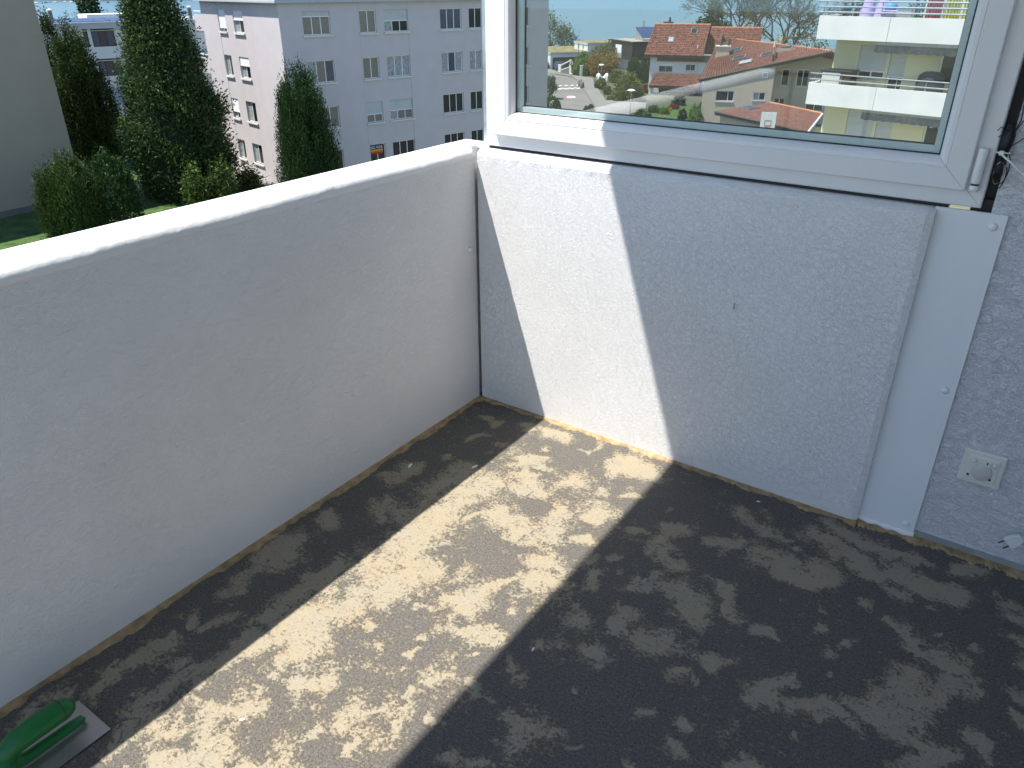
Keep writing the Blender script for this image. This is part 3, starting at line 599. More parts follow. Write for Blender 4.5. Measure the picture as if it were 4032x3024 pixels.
# grey gable on the left
gb = thing('grey_house', 'tall windowless taupe gable wall of a house in shade beside the conifers', 'house', (-44.9, 20.7, G), 0)
MB().box(-11, 0, -26, 0, 0, 13.5).build('wall', m_grey, gb)
MB().box(-11.1, .03, -26.1, .02, 0, .35).build('plinth', m_stone, gb)
MB().box(-.001, .012, -26, 0, 8.86, 8.90).build('render_joint', m_grey, gb)
MB().box(-11.4, .4, -26.4, .4, 13.5, 13.8).build('roof', m_fascia, gb)
# white house at the back with solar roof
FB = Fac(hitz(450, 474), 13.4)
bb = FB.root('flat_roof_house', 'white flat roofed apartment house behind the conifers with a solar covered roof', 'apartment house')
bh = [(-.29, 1.75, z-G-1.5, z-G) for z in (-1.93, -4.44, -6.95)]+[(-.95, -.55, z-G-1.5, z-G) for z in (-1.93, -4.44, -6.95)]+[(7.2, 9.0, z-G-1.5, z-G) for z in (-4.44, -6.95)]
T2 = -1.93-G
mb = wall_holes(MB(), -9, 16, 0, T2, bh); mb.quad((-9, 0, 0), (-9, 0, T2), (-9, 9, T2), (-9, 9, 0)); mb.quad((16, 0, 0), (16, 9, 0), (16, 9, T2), (16, 0, T2)); mb.build('wall', m_white, bb)
r2 = MB().box(-9.3, 16.3, -.35, 9.3, T2, T2+.45).build('roof', m_fascia, bb); MB().box(-9.35, 16.35, -.4, 9.35, T2+.45, T2+.53).build('coping', m_metal, r2)
for k, h in enumerate(bh):
    wd = window(bb, h[0], h[1], h[2], h[3], 3 if h[1]-h[0] > 1 else 1, .12 if k != 2 else .95, False, [m_pane4, m_pane, m_pane4] if h[1]-h[0] > 1 else [m_pane], mfr=m_brown, msh=m_metal if k == 2 else m_dark, dep=.25)
for row in range(2):
    for k in range(9):
        x = -3.6+k*1.02+row*.5; MB().add([(x, .4+row*1.3, T2+.58), (x+.96, .4+row*1.3, T2+.58), (x+.96, 1.5+row*1.3, T2+.80), (x, 1.5+row*1.3, T2+.80), (x, .4+row*1.3, T2+.54), (x+.96, .4+row*1.3, T2+.54), (x+.96, 1.5+row*1.3, T2+.76), (x, 1.5+row*1.3, T2+.76)], [(0, 1, 2, 3), (7, 6, 5, 4), (0, 4, 5, 1), (1, 5, 6, 2), (2, 6, 7, 3), (3, 7, 4, 0)]).build('solar_panel', m_solar, bb)
def vent(x, y, h, w_=.28):
    v = MB().box(x-w_/2, x+w_/2, y-w_/2, y+w_/2, T2+.5, T2+.5+h).build('roof_vent', m_stone, bb); MB().lathe([(.06, 0), (w_*.95, .05), (w_*.75, .14), (.03, .2)], (x, y, T2+.5+h), 12).build('vent_cap', m_sill, v, True)
vent(-2.9, 1.2, .95); vent(9.35, 1.0, 1.0); vent(-4.2, 2.5, 1.5, .8)
MB().box(.7, 5.2, 3.6, 6.5, T2+.5, T2+1.05).build('roof_light', m_white, bb)
# hedge and lawn bits behind
hd_ = thing('hedge', 'low bright green clipped hedge in front of the white house', 'hedge', tuple(hitz(470, 510)), R(90-13.4))
foliage('leaves', m_fresh, hd_, 2500, 1.0, lambda t: 1.6, .05, (.2, .12), .3, .12, .1, .2, (2.6, .35))
# conifers
def cone(rb, k=1.0, tip=.06): return lambda t: rb*(tip+(1-tip)*(1-t)**k)*min(1, .55+t*3.0)
bt = hitz(742, 768)
tree('conifer', 'big broad dark green conifer in front of the pink apartment block', 'conifer', (bt[0], bt[1], G), 12.6, lambda t: 3.0*max(.05, (1-t)**.62)*min(1, .72+t*1.2), m_thuja2, 75000, (.21, .085), .22, .3, upb=.35, clump=.30, lump=.26, inner=.72, cl=75)
MB().lathe([(2.2, .3), (2.35, 2), (2.05, 5), (1.45, 8), (.75, 10.6), (.1, 12)], (0, 0, 0), 14).build('shade_core', m_core, bpy.data.objects['conifer'], True)  # dark core added, its colour stands in for shade between leaf clumps
G1 = 'columnar thujas beside the taupe gable'
for (u, v, H, rb, lb) in [(322, 640, 9.7, .95, 'slim columnar thuja tight against the taupe gable, slightly hidden by it'), (395, 645, 9.5, 1.0, 'tallest pointed thuja in the middle of the clump beside the taupe gable'), (352, 668, 8.3, .95, 'yellow tipped thuja at the front of the clump beside the taupe gable'), (428, 652, 8.4, 1.25, 'outer columnar thuja of the clump, next to the white house windows')]:
    P = hitz(u, v); tree('thuja', lb, 'thuja', (P[0], P[1], G), H, (lambda rb: lambda t: rb*min(1, (1-t)**.75*1.7)*min(1, .8+t))(rb), m_thuja, 18000, (.18, .07), .12, .1, G1, upb=.8, clump=.17, lump=.22, inner=.7, cl=55, vs=2.0)
P = hitz(310, 925); yb = thing('yew_bush', 'dense clipped yew bush on the lawn in front of the taupe gable', 'bush', (P[0], P[1], G))
for k, (dx, dy, r, h) in enumerate([(-.55, -.3, .72, 3.3), (.1, .2, .8, 3.8), (.65, -.3, .72, 3.6), (-.2, -.7, .75, 3.2), (.3, .7, .7, 3.6)]):
    o = foliage('stem_clump', m_yew2, yb, 9000, h, (lambda r: lambda t: r*min(1, (1-t)**.5*1.5)*(.85+.15*t))(r), .0, (.16, .05), 1.3, .12, .3, .72, cl=75, vs=2.4); o.location = (dx, dy, 0)
P = hitz(478, 880); tree('yew_bush', 'darker rounded yew bush squeezed behind the clipped one', 'bush', (P[0], P[1], G), 3.6, lambda t: 1.15*min(1, (1-t)**.5*1.4), m_yew, 6500, (.2, .08), .08, .05, upb=.9, clump=.14, inner=.6)
P = hitz(1225, 800); yc = thing('yew_tree', 'upright dark green columnar yew tree rising behind the parapet', 'yew', (P[0], P[1], G))
MB().tube([(0, 0, 0), (0, 0, 4)], [.15, .08], 8).build('trunk', m_bark, yc)
for k, (dx, dy, r, h) in enumerate([(0, 0, 1.25, 7.6), (.55, .5, 1.0, 7.2), (-.75, -.2, .85, 6.6), (.7, -.4, .95, 6.4), (-.3, .7, .95, 7.0), (-1.15, .35, .55, 5.6), (.3, -.8, .9, 6.9), (1.25, .2, .75, 5.0)]):
    o = foliage('stem_clump', m_yew, yc, 11000, h, (lambda r: lambda t: r*min(1, (1-t)**.55*1.45)*(.9+.1*t))(r), .0, (.16, .045), 1.7, .11, .3, .72, cl=75, vs=2.8); o.location = (dx, dy, 0)
G2 = 'light leafy shrubs behind the parapet'
for (u, v, H, r, mt, lb) in [(785, 822, 2.2, .55, m_shrub, 'loose light green shrub with bare stems below the big conifer'), (888, 806, 2.4, .6, m_shrub, 'denser bright green shrub between conifer and pink block'), (985, 745, 1.0, .6, m_shrub, 'low thin yellowing shrub at the foot of the pink block')]:
    P = hitz(u, v); t_ = thing('shrub', lb, 'shrub', (P[0], P[1], G), 0, G2); mb = MB()
    for q in range(9): mb.tube([(0, 0, 0), (random.gauss(0, .3), random.gauss(0, .3), H*.5), (random.gauss(0, .6), random.gauss(0, .6), H*.85)], [.03, .02, .008], 4)
    mb.build('stems', m_bark, t_); foliage('leaves', mt, t_, 1700, H*.9, (lambda r: lambda t: r*(.7+.6*t)*(1 if t < .6 else max(.2, 2.2-2*t)))(r), H*.1, (.17, .10), .2, .2, .45, .2)
P = hitz(480, 190, -9.8); tree('spruce', 'dark spruce tree rising behind the solar roof near the lake', 'spruce', (-118., 64., G), 11.6, cone(3.0, .8), m_deep, 9000, (.55, .2), .2, .4, upb=.1, clump=.35, lump=.2, inner=.4)
mb_ = None
# lawn
tag(MB().quad(*[tuple(hitz(u, v)+np.array([0, 0, .004])) for u, v in ((-300, 900), (160, 828), (330, 700), (420, 520), (520, 505), (560, 640), (760, 700), (820, 860), (300, 1100), (-300, 1200))]).build('lawn', m_lawn), kind='structure')
# path, kerbs
tag(MB().slab([tuple(hitz(u, v)+np.array([0, 0, .004])) for u, v in ((940, 668), (1075, 715), (1060, 735), (900, 705))], (0, 0, .03)).build('path', m_pav), kind='structure')
# boats
G3 = 'boats moored on the lake'
def boat(u, v, hull, L, cab):
    P = hitz(u, v, LAKE); t_ = thing('boat', 'moored boat with a blue cover out on the lake' if hull is m_bblue else 'moored white boat with a blue cabin out on the lake' if cab is m_bblue else 'moored white boat with a pale cabin out on the lake', 'boat', (P[0], P[1], LAKE), random.uniform(-.4, .4)+R(30), G3)
    sec = [(-.5, .16, .5), (-.3, .2, .45), (.1, .2, .5), (.35, .13, .6), (.5, .01, .75)]; vs = []
    for x, b, h in sec: vs += [(x*L, -b*L, h*L*.14), (x*L, -b*L*.6, -.2), (x*L, b*L*.6, -.2), (x*L, b*L, h*L*.14)]
    MB().add(vs, [(4*i+k, 4*i+k+1, 4*i+k+5, 4*i+k+4) for i in range(4) for k in range(3)]+[(0, 3, 2, 1)]+[(4*i, 4*i+4, 4*i+7, 4*i+3) for i in range(4)]).build('hull', hull, t_)
    MB().box(-.25*L, .12*L, -.11*L, .11*L, .06*L, .20*L).build('cabin', cab, t_, False, .1)
    MB().tube([(0, 0, .1*L), (0, 0, 1.1*L)], .05, 5).build('mast', m_metal, t_)
m_bblue = M('boat cover blue', (.05, .22, .42), .6, .05)
for u, v, h, L, c_ in [(147, 13, m_frame, 9, m_frame), (181, 12, m_bblue, 8, m_bblue), (192, 11, m_bblue, 6, m_frame), (219, 11, m_frame, 9.5, m_sill), (258, 9, m_frame, 8, m_sill), (281, 10, m_frame, 8.5, m_frame), (331, 9, m_frame, 8.5, m_bblue), (356, 7, m_bblue, 7, m_bblue), (378, 11, m_frame, 8, m_sill), (392, 5, m_frame, 7, m_frame)]:
    boat(u, v, h, L, c_)

# ================================================================== RIGHT: THE STREET BELOW, SEEN THROUGH THE WINDOW
def Z3(x, y): return 2080+x/4.096, 80+y/4.096
def Z2(x, y): return 2500+x/2.765, 60+y/2.765
def ZB(x, y): return 3100+x/2.949, y/2.949
def gr(u, v, dz=0.0): P = hitz(u, v, GR+dz); return np.array([P[0], P[1], GR+dz])
# road, pavement, kerb, markings
def sheet(name, px, dz, mat, kind='structure', label=None):
    return tag(MB().quad(*[tuple(gr(*p, dz)) for p in px]).build(name, mat), kind=kind)
sheet('road', [Z3(-900, 800), Z3(100, 800), Z3(430, 862), Z3(700, 905), Z3(790, 965), Z3(890, 1100), Z3(1110, 1450), Z3(1330, 1900), Z3(120, 1900), Z3(-40, 1500), Z3(-100, 1300), Z3(-350, 1100), Z3(-900, 1000)], .02, m_asph)
sheet('pavement', [Z3(440, 838), Z3(700, 880), Z3(1040, 930), Z3(1060, 1010), Z3(1250, 1285), Z3(1560, 1290), Z3(1900, 1330), Z3(1900, 1420), Z3(1500, 1560), Z3(1330, 1900), Z3(1110, 1450), Z3(890, 1100), Z3(790, 965), Z3(700, 905), Z3(430, 862)], .12, m_pav)
kb = MB(); kp = [gr(*Z3(*q)) for q in ((430, 862), (560, 880), (700, 905), (790, 965), (890, 1100), (1000, 1275), (1110, 1450), (1330, 1900))]
for a, b in zip(kp, kp[1:]):
    t = (b-a)/np.linalg.norm(b-a); nn = np.array([-t[1], t[0], 0])*.12; z = np.array([0, 0, .13])
    kb.add([a-nn, a+nn, b+nn, b-nn, a-nn+z, a+nn+z, b+nn+z, b-nn+z], [(4, 5, 6, 7), (0, 1, 5, 4), (2, 3, 7, 6), (1, 2, 6, 5), (3, 0, 4, 7)])
tag(kb.build('kerb', m_stone), kind='structure')
sheet('driveway', [Z3(-900, 760), Z3(360, 785), Z3(480, 830), Z3(660, 850), Z3(440, 838), Z3(430, 862), Z3(100, 800), Z3(-900, 800)], .035, m_pav)
sheet('lawn', [Z2(-60, 1040), Z2(300, 985), Z2(745, 960), Z2(760, 1330), Z2(-200, 1330)], .03, m_lawn)
# painted band of offset blocks across the road
ra, rb_ = gr(*Z3(385, 1120)), gr(*Z3(880, 1103)); rc = gr(*Z3(440, 1055)); ex = (rb_-ra); ey = (rc-gr(*Z3(430, 1118)))
mkr = thing('road_marking', 'white chequered block band painted across the road', 'road marking', tuple(ra+np.array([0, 0, .026])))
for k in range(10):
    for row, (y0, y1) in enumerate(((0, .16), (.16, .30), (.86, 1.0))):
        if (k+row) % 2 == (0 if row != 2 else 0): 
            o = ex*(k/10)+ey*y0; MB().slab([tuple(o), tuple(o+ex*.1), tuple(o+ex*.1+ey*(y1-y0)), tuple(o+ey*(y1-y0))], (0, 0, .004)).build('block', m_mark, mkr)
disc = thing('road_marking', 'round red and white speed marking painted on the road', 'road marking', tuple(gr(*Z3(690, 1237), .026)))
c0 = gr(*Z3(690, 1237)); dx = gr(*Z3(785, 1237))-c0; dy = gr(*Z3(690, 1216))-c0
def ell(sx, sy, z, n=28): return [tuple(dx*sx*math.cos(6.2832*i/n)+dy*sy*math.sin(6.2832*i/n)+np.array([0, 0, z])) for i in range(n)]
MB().slab(ell(1, 1, 0), (0, 0, .003)).build('red_disc', m_red, disc); MB().slab(ell(.76, .76, .005), (0, 0, .003)).build('white_disc', m_mark, disc)
for a in (-.28, 0, .28): MB().slab([tuple(dx*(a-.07)+dy*-.3+np.array([0, 0, .01])), tuple(dx*(a+.07)+dy*-.3+np.array([0, 0, .01])), tuple(dx*(a+.07)+dy*.3+np.array([0, 0, .01])), tuple(dx*(a-.07)+dy*.3+np.array([0, 0, .01]))], (0, 0, .003)).build('figure', m_stone, disc)
# garage building
FG = Fac(gr(2166.7, 272.4), 38, GR); q = lambda x, y, d=0: FG.uv(*Z3(x, y), d)
gz = q(355, 530)[1]; gx = q(1085, 515)[0]+6
ga = FG.root('garage_building', 'white garage building with a mossy flat roof and dark wide door', 'garage')
d0, d1 = q(395, 600), q(800, 590)
wall_holes(MB(), 0, gx, 0, gz-.25, [(d0[0], d1[0], 0, d0[1])], 0, .4).quad((0, 0, 0), (0, 0, gz-.25), (0, 16, gz-.25), (0, 16, 0)).quad((gx, 0, 0), (gx, 16, 0), (gx, 16, gz), (gx, 0, gz)).build('wall', m_white, ga)
MB().box(d0[0], d1[0], .38, .42, 0, d0[1]).build('garage_door', m_brown, ga)
rfg = MB().box(-.12, gx+.1, -.12, 16.1, gz-.25, gz+.08).build('roof', m_fascia, ga); MB().box(.1, gx-.1, .1, 15.9, gz+.081, gz+.14).build('moss', m_moss, rfg)
MB().box(-.025, -.004, 4.2, 4.9, 1.35, 2.25).build('window', m_pane, ga)
B0 = hitz(*Z3(957, 510), GR+gz); bx, by = float((B0-FG.O)@FG.t), float(-(B0-FG.O)@FG.n); FU = Fac(B0, 38, GR); bz = FU.uv(*Z3(957, 375))[1]
ub = thing('penthouse', 'white flat roofed upper storey box set back on the garage roof', 'house', (B0[0], B0[1], GR+gz+.08), R(52))
bl = 7.2; MB().box(0, 13, 0, bl, 0, bz-gz-.4).build('wall', m_white, ub); r_ = MB().box(-.1, 13.1, -.1, bl+.1, bz-gz-.4, bz-gz).build('roof', m_fascia, ub); MB().box(.1, 12.9, .1, bl-.1, bz-gz+.001, bz-gz+.05).build('moss', m_moss, r_)
for a in (2.0, 4.6):
    for k in range(3): MB().box(-.03, -.004, a+k*.28, a+k*.28+.2, .35, 1.1).build('window', m_pane3, ub)
for k, (x, y) in enumerate(((4.2, 1.4), (5.0, 1.0), (5.6, 2.2))): MB().tube([(x, y, bz-gz), (x, y, bz-gz+.5), (x, y, bz-gz+.52), (x, y, bz-gz+.62)], [.13, .13, .24, .24], 10).build('flue', m_sill if k != 1 else m_dark, ub)
pole = thing('antenna_mast', 'tall thin double rod antenna mast beside the garage roof', 'mast', tuple(gr(*Z3(800, 800))))
hm = 1.0
Ph = Fac(gr(*Z3(800, 800)), 55, GR).uv(*Z3(808, 140))[1]
MB().tube([(0, 0, 0), (0, 0, Ph*.55)], .06, 6).build('post', m_metal, pole); MB().tube([(-.16, 0, Ph*.5), (-.16, 0, Ph)], .02, 5).build('rod', m_metal, pole); MB().tube([(.16, 0, Ph*.5), (.16, 0, Ph)], .02, 5).build('rod', m_metal, pole)
MB().tube([(-.16, 0, Ph*.5), (.16, 0, Ph*.5)], .02, 5).build('crossbar', m_metal, pole)
# cars
def car(px, az, paint, label, k=1.0):
    P = gr(*px); t_ = thing('parked_car', label, 'car', (P[0], P[1], GR+.04), R(90-az), 'cars by the garage')
    half = [(-2.0, .35), (-2.02, .62), (-1.95, .92), (-1.72, 1.0), (-1.5, 1.38), (-.6, 1.48), (.25, 1.44), (.95, .98), (1.75, .86), (2.0, .66), (2.02, .34), (1.7, .22), (-1.7, .22)]
    vs = []; n = len(half)
    for sgn, wd in ((-1, .84), (1, .84)):
        for x, z in half: vs.append((x, sgn*wd*(1 if z < 1.05 else .80), z))
    MB().add(vs, [tuple(range(n))[::-1], tuple(range(n, 2*n))]+[(i, (i+1) % n, n+(i+1) % n, n+i) for i in range(n)]).build('body', paint, t_, False, .05)
    MB().quad((-1.715, -.62, 1.05), (-1.715, .62, 1.05), (-1.535, .58, 1.34), (-1.535, -.58, 1.34)).build('rear_window', m_pane, t_)
    MB().quad((.98, .66, 1.0), (.98, -.66, 1.0), (.36, -.58, 1.38), (.36, .58, 1.38)).build('windscreen', m_pane, t_)
    for sgn in (-1, 1):
        MB().quad((-1.45, sgn*.80, 1.05), (.75, sgn*.80, 1.05), (.22, sgn*.70, 1.38), (-1.3, sgn*.70, 1.38)).build('side_window', m_pane, t_)
        MB().box(-2.04, -1.98, sgn*.62-.14, sgn*.62+.14, .72, .86).build('tail_light', m_red, t_)
        for x in (-1.25, 1.25):
            wl = MB().tube([(x, sgn*.66, .31), (x, sgn*.86, .31)], .31, 16).build('wheel', m_black, t_); MB().tube([(x, sgn*.861, .31), (x, sgn*.868, .31)], .19, 12).build('rim', m_metal, wl)
    MB().box(-2.045, -2.02, -.26, .26, .52, .63).build('number_plate', m_mark, t_); MB().box(-2.06, -1.9, -.8, .8, .34, .48).build('bumper', m_black, t_)
car(Z3(215, 775), -55, M('black car paint', (.012, .013, .016), .2, 0, spec=.7), 'black hatchback parked against the white garage wall')
car(Z3(490, 793), -45, M('blue car paint', (.03, .06, .12), .2, 0, spec=.7), 'dark blue hatchback parked before the garage door')
# ramp wall with openings, sign, gate post, stones, lamps
rp = gr(*Z3(488, 838)); rq = gr(*Z3(690, 855)); FRp = Fac(rp, math.degrees(math.atan2(*(rq-rp)[:2])), GR); L_ = float(np.linalg.norm(rq-rp))
rw = FRp.root('ramp_wall', 'low concrete ramp wall with a sloping open railing beside the garage', 'wall')
MB().slab([(0, 0, 0), (L_, 0, 0), (L_, 0, 1.1), (.9, 0, .35), (0, 0, .35)], (0, .2, 0)).build('base', m_stone, rw)
MB().slab([(.5, -.02, 1.2), (L_-.3, -.02, 2.1), (L_-.3, -.02, 2.3), (.5, -.02, 1.42)], (0, .24, 0)).build('top_rail', m_sill, rw); MB().slab([(.6, -.02, .35), (L_-.3, -.02, 1.05), (L_-.3, -.02, 1.25), (.6, -.02, .55)], (0, .24, 0)).build('lower_rail', m_sill, rw)
MB().box(-.1, .55, -.05, .25, 0, 1.45).build('pier', m_sill, rw); MB().box(L_-.45, L_, -.05, .25, 0, 2.35).build('pier', m_sill, rw)
sg = thing('road_sign', 'round red rimmed road sign with a white field on a short post', 'road sign', tuple(gr(*Z3(692, 866))), R(35))
MB().tube([(0, 0, 0), (0, 0, 1.6)], .12, 8).build('post', m_tan, sg); MB().tube([(0, -.14, 1.9), (0, -.10, 1.9)], .42, 22).build('rim', m_red, sg); MB().tube([(0, -.16, 1.9), (0, -.139, 1.9)], .33, 22).build('field', m_mark, sg); MB().box(-.05, .05, -.17, -.161, 1.72, 2.08).build('figure', m_black, sg); MB().lathe([(.3, 0), (.3, .12), (.1, .16)], (0, 0, 0), 12).build('foot', m_mark, sg)
gp = thing('gate_post', 'square pale stone gate post beside the clipped conifer hedge', 'post', tuple(gr(*Z3(853, 905))), R(40)); MB().box(-.22, .22, -.22, .22, 0, 1.75).build('shaft', m_sill, gp); MB().box(-.27, .27, -.27, .27, 1.75, 1.85).build('cap', m_sill, gp)
for (x, y) in ((835, 1062), (866, 1098)):
    P = gr(*Z3(x, y)); s_ = MB().lathe([(.30, 0), (.36, .35), (.34, .75), (.22, 1.02), (.03, 1.1)], (0, 0, 0), 14).build('bollard', m_stone, None, True); s_.location = tuple(P)
    tag(s_, 'stubby dark round topped bollard beside the road marking', 'bollard', 'stubby bollards at the kerb')
def lamp(hp, bp, label):
    P = gr(*bp); hh = Fac(P, 55, GR).uv(*hp)[1]; t_ = thing('street_lamp', label, 'street lamp', tuple(P), 0, 'street lamps with flat round heads')
    MB().tube([(0, 0, 0), (0, 0, hh-.1)], [.07, .05], 8).build('post', m_metal, t_); MB().lathe([(.08, -.22), (.20, -.10), (.50, -.04), (.50, .0), (.30, .10), (.03, .15)], (0, 0, hh), 18).build('lamp_head', m_frame, t_, True)
lamp(Z3(1187, 718), Z3(1170, 1005), 'flat headed street lamp in front of the orange leaved maple'); lamp(Z3(1675, 1128), Z3(1632, 1600), 'flat headed street lamp rising over the flower garden')
mc = thing('covered_motorbike', 'motorbike under a white wrinkled cover between the garden shrubs', 'motorbike', tuple(gr(*Z3(1190, 965))), R(30))
vs = []
for i in range(9):
    for k in range(10):
        a = math.pi*k/9; x = -1.0+2.0*i/8; h = 1.15*(.75+.3*math.sin(i*1.1)); vs.append((x, -.42*math.cos(a)*(1+.15*math.sin(i*3+k)), h*math.sin(a)**.7+.05*math.sin(i*2.3+k*1.7)))
MB().add(vs, [(i*10+k, i*10+k+1, i*10+k+11, i*10+k+10) for i in range(8) for k in range(9)]).build('cover', m_mark, mc); MB().tube([(-.7, 0, .3), (-.7, .05, .3)], .3, 14).build('wheel', m_black, mc); MB().tube([(.7, 0, .3), (.7, .05, .3)], .3, 14).build('wheel', m_black, mc)
# dark timber cube house
FC = Fac(gr(2484, 283), 38, GR); q = lambda x, y, d=0: FC.uv(*Z3(x, y), d); FCs = Fac(FC.O, 128, GR)
cz1, cz0 = q(1670, 350)[1], q(1670, 640)[1]; cl = -FCs.uv(*Z3(1340, 290))[0]
ch = FC.root('timber_house', 'black timber clad cube house with a white shutter and gravel roof', 'house')
nb = 16
for k in range(nb):   # cladding boards, each proud of the next
    za, zb = cz0+(cz1-.25-cz0)*k/nb, cz0+(cz1-.25-cz0)*(k+.9)/nb; o = .012*(k % 3)
    MB().box(-.02-o, 9, -.02-o, cl, za, zb).build('board', m_wood, ch)
MB().box(.03, 8.9, .03, cl-.05, cz0-.05, cz1-.2).build('core', m_dark, ch)
MB().box(-.15, 9.2, -.15, cl+.15, cz1-.25, cz1).build('roof_edge', m_wood, ch); MB().box(.1, 8.9, .1, cl-.1, cz1+.001, cz1+.05).build('roof_gravel', m_gravel, ch)
MB().box(1.2, 8, 1.0, cl-.8, 0, cz0).build('ground_floor', m_white, ch)
w0, w1 = FCs.uv(*Z3(1420, 385)), FCs.uv(*Z3(1505, 600)); wz = FCs.uv(*Z3(1510, 530))[1]
wd = MB().box(-.12, -.05, -w1[0], -w0[0], w1[1]-.05, w0[1]).build('window', m_frame, ch); MB().box(-.16, -.121, -w1[0]+.05, -w0[0]-.05, wz, w0[1]-.05).build('roller_shutter', m_shutw, wd); MB().box(-.14, -.121, -w1[0]+.05, -w0[0]-.05, w1[1], wz).build('pane', m_blue and m_pane3, wd)
e0, e1 = q(1705, 410), q(1780, 620); MB().box(e0[0], e1[0], -.08, -.04, e1[1], e0[1]).build('door_opening', m_black, ch)
sp = MB().slab([(3.0, 2.0, cz1+.5), (9.2, 2.0, cz1+.5), (9.2, 5.5, cz1+2.2), (3.0, 5.5, cz1+2.2)], (0, 0, .08)).build('solar_panel', m_solar, ch)
for x in (3.1, 9.1): MB().slab([(x, 2, cz1), (x, 5.5, cz1), (x, 5.5, cz1+2.2), (x, 2, cz1+.5)], (.05, 0, 0)).build('panel_stand', m_metal, ch)
MB().tube([(5.2, 6.5, cz1), (5.2, 6.5, cz1+3.4)], .16, 10).build('flue', m_metal, ch)
# red tiled house
FH = Fac(gr(2562, 372), 72, GR); q = lambda x, y, d=0: FH.uv(*Z2(x, y), d)
rh = FH.root('tiled_house', 'white house with steep red tiled roofs and a tiled porch', 'house')
el, er = q(100, 432, 2.7), q(740, 450, 2.7); rl, rr = q(218, 100, 8.4), q(825, 103, 8.4)
ez = (el[1]+er[1])/2; rz_ = (rl[1]+rr[1])/2
MB().slab([(el[0]+.1, 2.7, ez-.12), (er[0], 2.7, ez-.12), (rr[0]-.05, 8.4, rz_-.1), (rl[0]+.05, 8.4, rz_-.1)], (0, 0, -.16)).build('roof_deck', m_brown, rh)
tiles('roof_tiles', [(el[0], 2.7, ez), (er[0], 2.7, ez), (rr[0], 8.4, rz_), (rl[0], 8.4, rz_)], 31, 18, m_tile, rh, .13)
MB().slab([(el[0]+.4, 14.4, ez-.1), (er[0], 14.4, ez-.1), (rr[0], 8.4, rz_), (rl[0], 8.4, rz_)], (0, 0, .1)).build('rear_roof', m_tile2, rh)
MB().tube([(rl[0], 8.4, rz_+.04), (rr[0], 8.4, rz_+.04)], .13, 8).build('ridge', m_tile3, rh)
w_l, w_r = q(170, 460, 3.25)[0], q(790, 460, 3.25)[0]+1.5
hs = [(*sorted((q(265, 525, 3.25)[0], q(405, 620, 3.25)[0])), q(405, 620, 3.25)[1], q(265, 525, 3.25)[1]), (*sorted((q(555, 535, 3.25)[0], q(652, 605, 3.25)[0])), q(652, 605, 3.25)[1], q(555, 535, 3.25)[1])]
wall_holes(MB(), w_l, w_r, 0, ez+.25, hs, 3.25, .2).quad((w_l, 3.25, 0), (w_l, 3.25, ez), (w_l, 8.4, rz_-.3), (w_l, 13.5, ez), (w_l, 13.5, 0)).quad((w_r, 3.25, 0), (w_r, 13.5, 0), (w_r, 13.5, ez), (w_r, 8.4, rz_-.3), (w_r, 3.25, ez)).build('wall', m_white, rh)
for k, h in enumerate(hs): window(rh, h[0], h[1], h[2], h[3], 2, .3 if k == 0 else 0, True, [m_pane, m_pane] if k == 0 else [m_pane4, m_pane], y=3.25, dep=.2, msh=m_shutw)
MB().box(w_l+1.05, w_r, 2.9, 3.24, q(400, 500, 3.25)[1], ez+.1).build('eave_boarding', m_brown, rh)
MB().tube([(q(690, 500, 3.1)[0], 3.1, 0), (q(690, 500, 3.1)[0], 3.1, ez)], .05, 6).build('downpipe', m_metal, rh)
p0, p1, p2, p3 = q(148, 768, -.3), q(700, 765, -.3), q(715, 645, 3.2), q(215, 628, 3.2)
tiles('porch_tiles', [(p0[0], -.3, p0[1]), (p1[0], -.3, p0[1]), (p2[0], 3.2, p2[1]), (p3[0], 3.2, p2[1])], 28, 9, m_tile2, rh, .12)
MB().slab([(p0[0]+.05, -.3, p0[1]-.06), (p1[0], -.3, p0[1]-.06), (p2[0], 3.2, p2[1]-.08), (p3[0], 3.2, p2[1]-.08)], (0, 0, -.2)).build('porch_deck', m_brown, rh)
MB().box(-.35, .35, -.1, .3, 0, p0[1]-.1).build('porch_pier', m_white, rh); MB().box(.9, p1[0], 2.5, 2.7, 0, p0[1]+.1).build('porch_back', m_dark, rh)
def skylight(root, P, A, Bv, N, w_, h_, pane):   # P: centre on the roof, A across, Bv up the slope
    A, Bv, N, P = [np.array(v, float) for v in (A, Bv, N, P)]; A /= np.linalg.norm(A); Bv /= np.linalg.norm(Bv); N /= np.linalg.norm(N)
    c = [P+A*sx*w_/2+Bv*sy*h_/2+N*.02 for sx, sy in ((-1, -1), (1, -1), (1, 1), (-1, 1))]; f = MB().slab([tuple(x) for x in c], tuple(N*.16)).build('skylight', m_stone, root)
    c = [P+A*sx*(w_/2-.12)+Bv*sy*(h_/2-.12)+N*.19 for sx, sy in ((-1, -1), (1, -1), (1, 1), (-1, 1))]; MB().slab([tuple(x) for x in c], tuple(N*.012)).build('pane', pane, f)
A_ = (1, 0, 0); Bv_ = (0, 5.7, rz_-ez); N_ = (0, -(rz_-ez), 5.7)
def onroof(x, y):      # a pixel on the front roof plane
    d = ray(*Z2(x, y)); o = FH.O; nn = FH.n*(rz_-ez)+np.array([0, 0, 5.7]); pt0 = o-FH.n*2.7+np.array([0, 0, ez]); k = ((pt0-CAM)@nn)/(d@nn); P = CAM+k*d
    return ((P-o)@FH.t, -(P-o)@FH.n, P[2]-GR)
skylight(rh, onroof(645, 180), A_, Bv_, N_, 1.0, 1.25, m_pane); skylight(rh, onroof(393, 273), A_, Bv_, N_, .9, 1.15, m_pane3)
